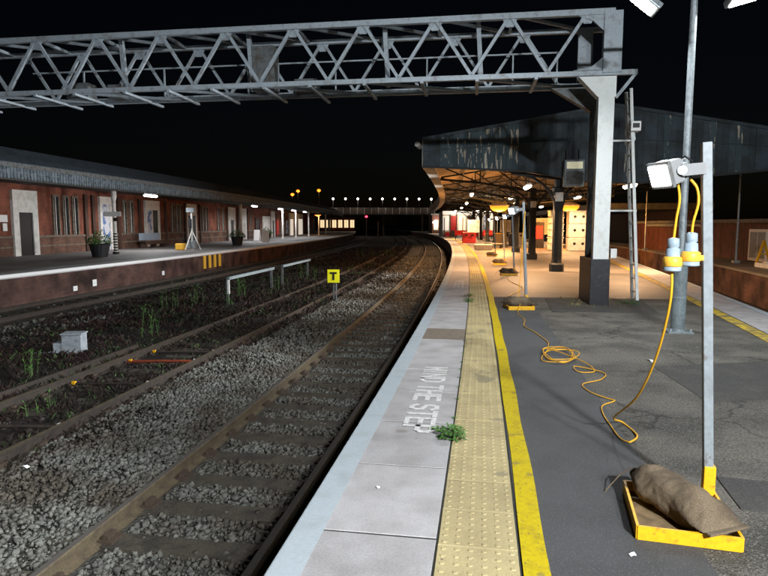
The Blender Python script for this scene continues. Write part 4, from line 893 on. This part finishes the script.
# planters, bench, work light, bits on the left platform
def planter(s, u, label, n=420):
    r = root('planter', s, u, 0, 0, label, 'planter', 'planters on the left platform'); MB().lathe([(.36, 0), (.5, .62), (.53, .66), (.48, .66), (.46, .6)], n=16).build('tub', 'planter_black', r)
    mb = MB()
    for _ in range(n):
        a = random.uniform(0, 6.28); d = .62 * random.random() ** .5; z = .62 + (1 - (d / .65) ** 2) * random.random() * .75; p = Vector((math.cos(a) * d, math.sin(a) * d, z)); dr = Vector((random.uniform(-1, 1), random.uniform(-1, 1), random.uniform(-.3, 1))).normalized(); sd = dr.cross(Vector((.2, .3, 1))).normalized() * .035
        mb.add([p, p + dr * .07 + sd, p + dr * .15, p + dr * .07 - sd], [(0, 1, 2, 3)])
    mb.build('foliage', 'leaf', r); return r
planter(26.0, 17.6, 'black tub planter with dark shrub near the striped column'); planter(45, 17.1, 'black tub planter with green shrub beyond the yellow weighted work light'); planter(64, 19.8, 'small shrub in a dark tub beside the far white columns')
bn = root('platform_bench', 39.0, 21.5, 0, 0, 'wooden bench with pale blue panelled back against the brick wall', 'bench')
for k in range(5): MB().box((-.0 + .02 * 0, (k - 2) * .62, .78), (.05, .56, .5)).build('back_panel', 'bench_blue', bn)
MB().box((.25, 0, .45), (.5, 3.2, .06)).build('seat', 'wood_dark', bn); MB().box((.5, 0, .34), (.04, 3.2, .16)).build('front_rail', 'wood_dark', bn)
for y in (-1.4, 0, 1.4): MB().box((.25, y, .21), (.45, .07, .42)).build('leg', 'wood_dark', bn)
lw = root('work_light', 34.9, 16.6, 0, 0, 'work light on a white tripod mast with yellow weight on the left platform', 'work light')
MB().tube([(0, 0, 0), (0, 0, 2.5)], .05, 8).build('mast', 'sign_white', lw)
for a in (0, 2.1, 4.2): MB().bar((0, 0, 1.25), (.55 * math.cos(a), .55 * math.sin(a), .02), .05).build('leg', 'sign_white', lw)
MB().box((0, 0, .35), (.5, .4, .5)).build('base_unit', 'pale_metal', lw, bevel=.02); MB().box((-.05, 0, 2.55), (.5, .3, .3)).build('lamp_head', 'pale_metal', lw, bevel=.02)
MB().box((-.1, -.02, 1.7), (.22, .2, .6)).build('control_box', 'black_paint', lw, bevel=.02)
yw = root('yellow_weight', 34.6, 17.25, 0, 0, 'yellow block weight at the tripod on the left platform', 'weight'); MB().box((0, 0, .22), (.55, .5, .42)).build('block', 'plug_yellow', yw, bevel=.05); MB().bar((-.15, 0, .46), (.15, 0, .46), .04).build('handle', 'black', yw)
for s, u, l in ((54, 17.3, 'white sandwich board beyond the second planter'), (59, 19.5, 'white sandwich board by the far pale doorway')):
    r = root('sandwich_board', s, u, 0, 0, l, 'sign'); 
    for sg in (-1, 1): MB().bar((0, sg * .3, 0), (0, sg * .04, 1.1), .6, .03, up=(0, 1, 0)).build('panel', 'sign_white', r)
# marks on the left platform face
for s, z, a, b, l in ((18.6, -.8, .24, .18, 'small white plate on the brick platform face, leftmost of three'), (19.85, -.7, .26, .26, 'small white plate on the brick platform face, middle one'), (25.6, -.75, .22, .2, 'small white plate on the brick platform face, rightmost of three')):
    r = root('marker_plate', s, 14.1, z, 0, l, 'plate', 'white plates on the platform face'); MB().box((.02, 0, 0), (.03, a, b)).build('plate', 'sign_white', r); MB().box((.04, 0, 0), (.01, .03, .03)).build('bolt', 'galv', r)
r = root('yellow_step_marks', 31.8, 14.1, -.5, 0, 'four upright yellow bars on the brick face below the left coping', 'marker')
for k in range(4): MB().box((.03, (k - 1.5) * .75, 0), (.05, .34, .78)).build('bar', 'plug_yellow', r)

# ---------------------------------------------------------------- far end: footbridge, signal, lamps, dark trees
fb = root('footbridge', 150, 7, 0, 0, 'covered footbridge with a row of globe lamps across the far tracks', 'footbridge')
B = 150
def FB(u, z, d=0): return W(B + d, u, z)
for d in (0, 2.6): MB().prism([FB(22, 4.2, d), FB(-9, 4.2, d), FB(-9, 5.9, d), FB(22, 5.9, d)], W(B + .1, 0) - W(B, 0)).build('parapet', 'bridge_steel', fb, True)
MB().prism([FB(22, 4.05), FB(-9, 4.05), FB(-9, 4.3), FB(22, 4.3)], W(B + 2.6, 0) - W(B, 0)).build('deck', 'canopy_iron', fb, True)
for i in range(17):
    u = 20.5 - i * 1.75; MB().prism([FB(u, 4.25, -.08), FB(u - .16, 4.25, -.08), FB(u - .16, 5.9, -.08), FB(u, 5.9, -.08)], W(B + .09, 0) - W(B, 0)).build('panel_rib', 'off_white', fb, True)
for i in range(9):
    u = 19.4 - i * 3.05; MB().bar(FB(u, 5.8, -.1), FB(u, 7.75, -.1), .12).build('lamp_post', 'canopy_iron', fb, True)
    p = RM[fb.name].inverted() @ FB(u, 7.75, -.1); MB().lathe([(.08, 0), (.22, .14), (.26, .3), (.2, .46), (.04, .54)], tuple(p), 10).build('globe_lamp', 'globe', fb, smooth=True)
    if i % 2 == 0: light(fb, 'POINT', (p.x, p.y - .8, p.z + .2), 160, (1, .85, .7), .3)
for u in (20.5, 6.9, -8): MB().bar(FB(u, TB, 1), FB(u, 4.1, 1), .5).build('pier', 'bridge_steel', fb, True)
MB().sweep([(-9, 4.2), (-6, 4.2), (-6, 7.6), (-9, 7.6)], [148, 153]).build('stair_tower', 'red_boards', fb, True)
sgm = root('colour_light_signal', 128, 11.6, TB, 0, 'signal post showing a red light near the footbridge', 'signal')
MB().bar((0, 0, 0), (0, 0, 4.3), .14).build('post', 'galv', sgm); MB().box((0, -.1, 4.5), (.5, .25, 1.1)).build('head', 'black', sgm); MB().lathe([(.2, 0), (.22, .1), (.02, .14)], (0, -.3, 4.5), 10).build('lamp_body', 'black', sgm); MB().lathe([(.02, 0), (.24, .08), (.26, .2), (.24, .32), (.02, .4)], (0, -.34, 4.3), 12).build('red_lamp', 'signal_red', sgm)
for s, u, h, l in ((132, 9, 3.4, 'white post standing left of the near footbridge pier'), (126, -.2, 5.2, 'slim white post under the footbridge at right')):
    p = root('white_post', s, u, TB, 0, l, 'post'); MB().bar((0, 0, 0), (0, 0, h), .22).build('shaft', 'sign_white', p); MB().box((0, 0, h), (.4, .3, .1)).build('cap', 'sign_white', p)
for x, y, z, l in ((122, 26.5, 7.5, 'distant orange street lamp, lowest of three above the left canopy'), (124, 25.6, 8.3, 'distant orange street lamp, middle of three above the left canopy'), (120, 21, 8.2, 'distant orange street lamp, rightmost of three above the left canopy')):
    p = root('street_lamp', x, y + 4.5, -1.5, 0, l, 'street lamp', 'distant orange street lamps'); zz = z + 1.5
    p.location = W(x, y, -1.5); MB().tube([(0, 0, 0), (0, 0, zz)], [.1, .06], 8).build('pole', 'canopy_iron', p); MB().lathe([(.05, -.1), (.34, .1), (.38, .3), (.2, .5)], (0, 0, zz), 10).build('lamp_head', 'sodium', p)
    light(p, 'POINT', (0, -.6, zz), 60, (1, .6, .3), .2)
# lit windows beyond the left platform end
fw = root('far_station_wing', 150, 21, 0, 0, 'lit low wing with warm windows beyond the left platform end', 'building')
MB().box((2.5, 12, 1.6), (9, 20, 3.4)).build('wall', 'brick_wall', fw); MB().box((2.5, 12, 3.45), (9.6, 20.6, .3)).build('roof', 'grey_roof', fw)
for i in range(6): f_ = MB().box((-1.2 + i * 1.5, 1.97, 1.9), (1.0, .1, 1.9)).build('window', 'lit_window', fw); MB().box((-1.2 + i * 1.5, 1.93, 1.9), (.07, .1, 1.9)).build('glazing_bar', 'wood_dark', f_)
def tree(s, u, h, r, label):
    t = root('tree', s, u, -1.4, 0, label, 'tree', 'dark trees beyond the station'); MB().tube([(0, 0, 0), (.1, 0, h * .4), (-.1, .1, h * .75)], [.28, .2, .06], 8).build('trunk', 'wood_dark', t); mb = MB()
    cl = [Vector((random.gauss(0, r * .5), random.gauss(0, r * .5), h * random.uniform(.4, .95))) for _ in range(26)]
    for _ in range(2600):
        c = random.choice(cl); p = c + Vector((random.gauss(0, r * .2), random.gauss(0, r * .2), random.gauss(0, r * .17))); d = Vector((random.gauss(0, 1), random.gauss(0, 1), random.gauss(0, 1))).normalized(); e = d.cross(Vector((.3, .5, .8))).normalized()
        mb.add([p, p + d * .22 + e * .1, p + d * .4, p + d * .2 - e * .1], [(0, 1, 2, 3)])
    mb.build('crown', 'tree_dark', t)
for i, (s, u, h, r) in enumerate(((200, 6, 8, 4), (205, -6, 7, 3.5), (190, 30, 10, 5), (95, 44, 9, 4), (70, 46, 8.5, 4))): tree(s, u, h, r, ('dark tree under the footbridge, middle of the gap', 'dark tree under the footbridge at its right end', 'dark tree left of the footbridge', 'dark tree behind the far left station roof', 'dark tree behind the near left station roof')[i])
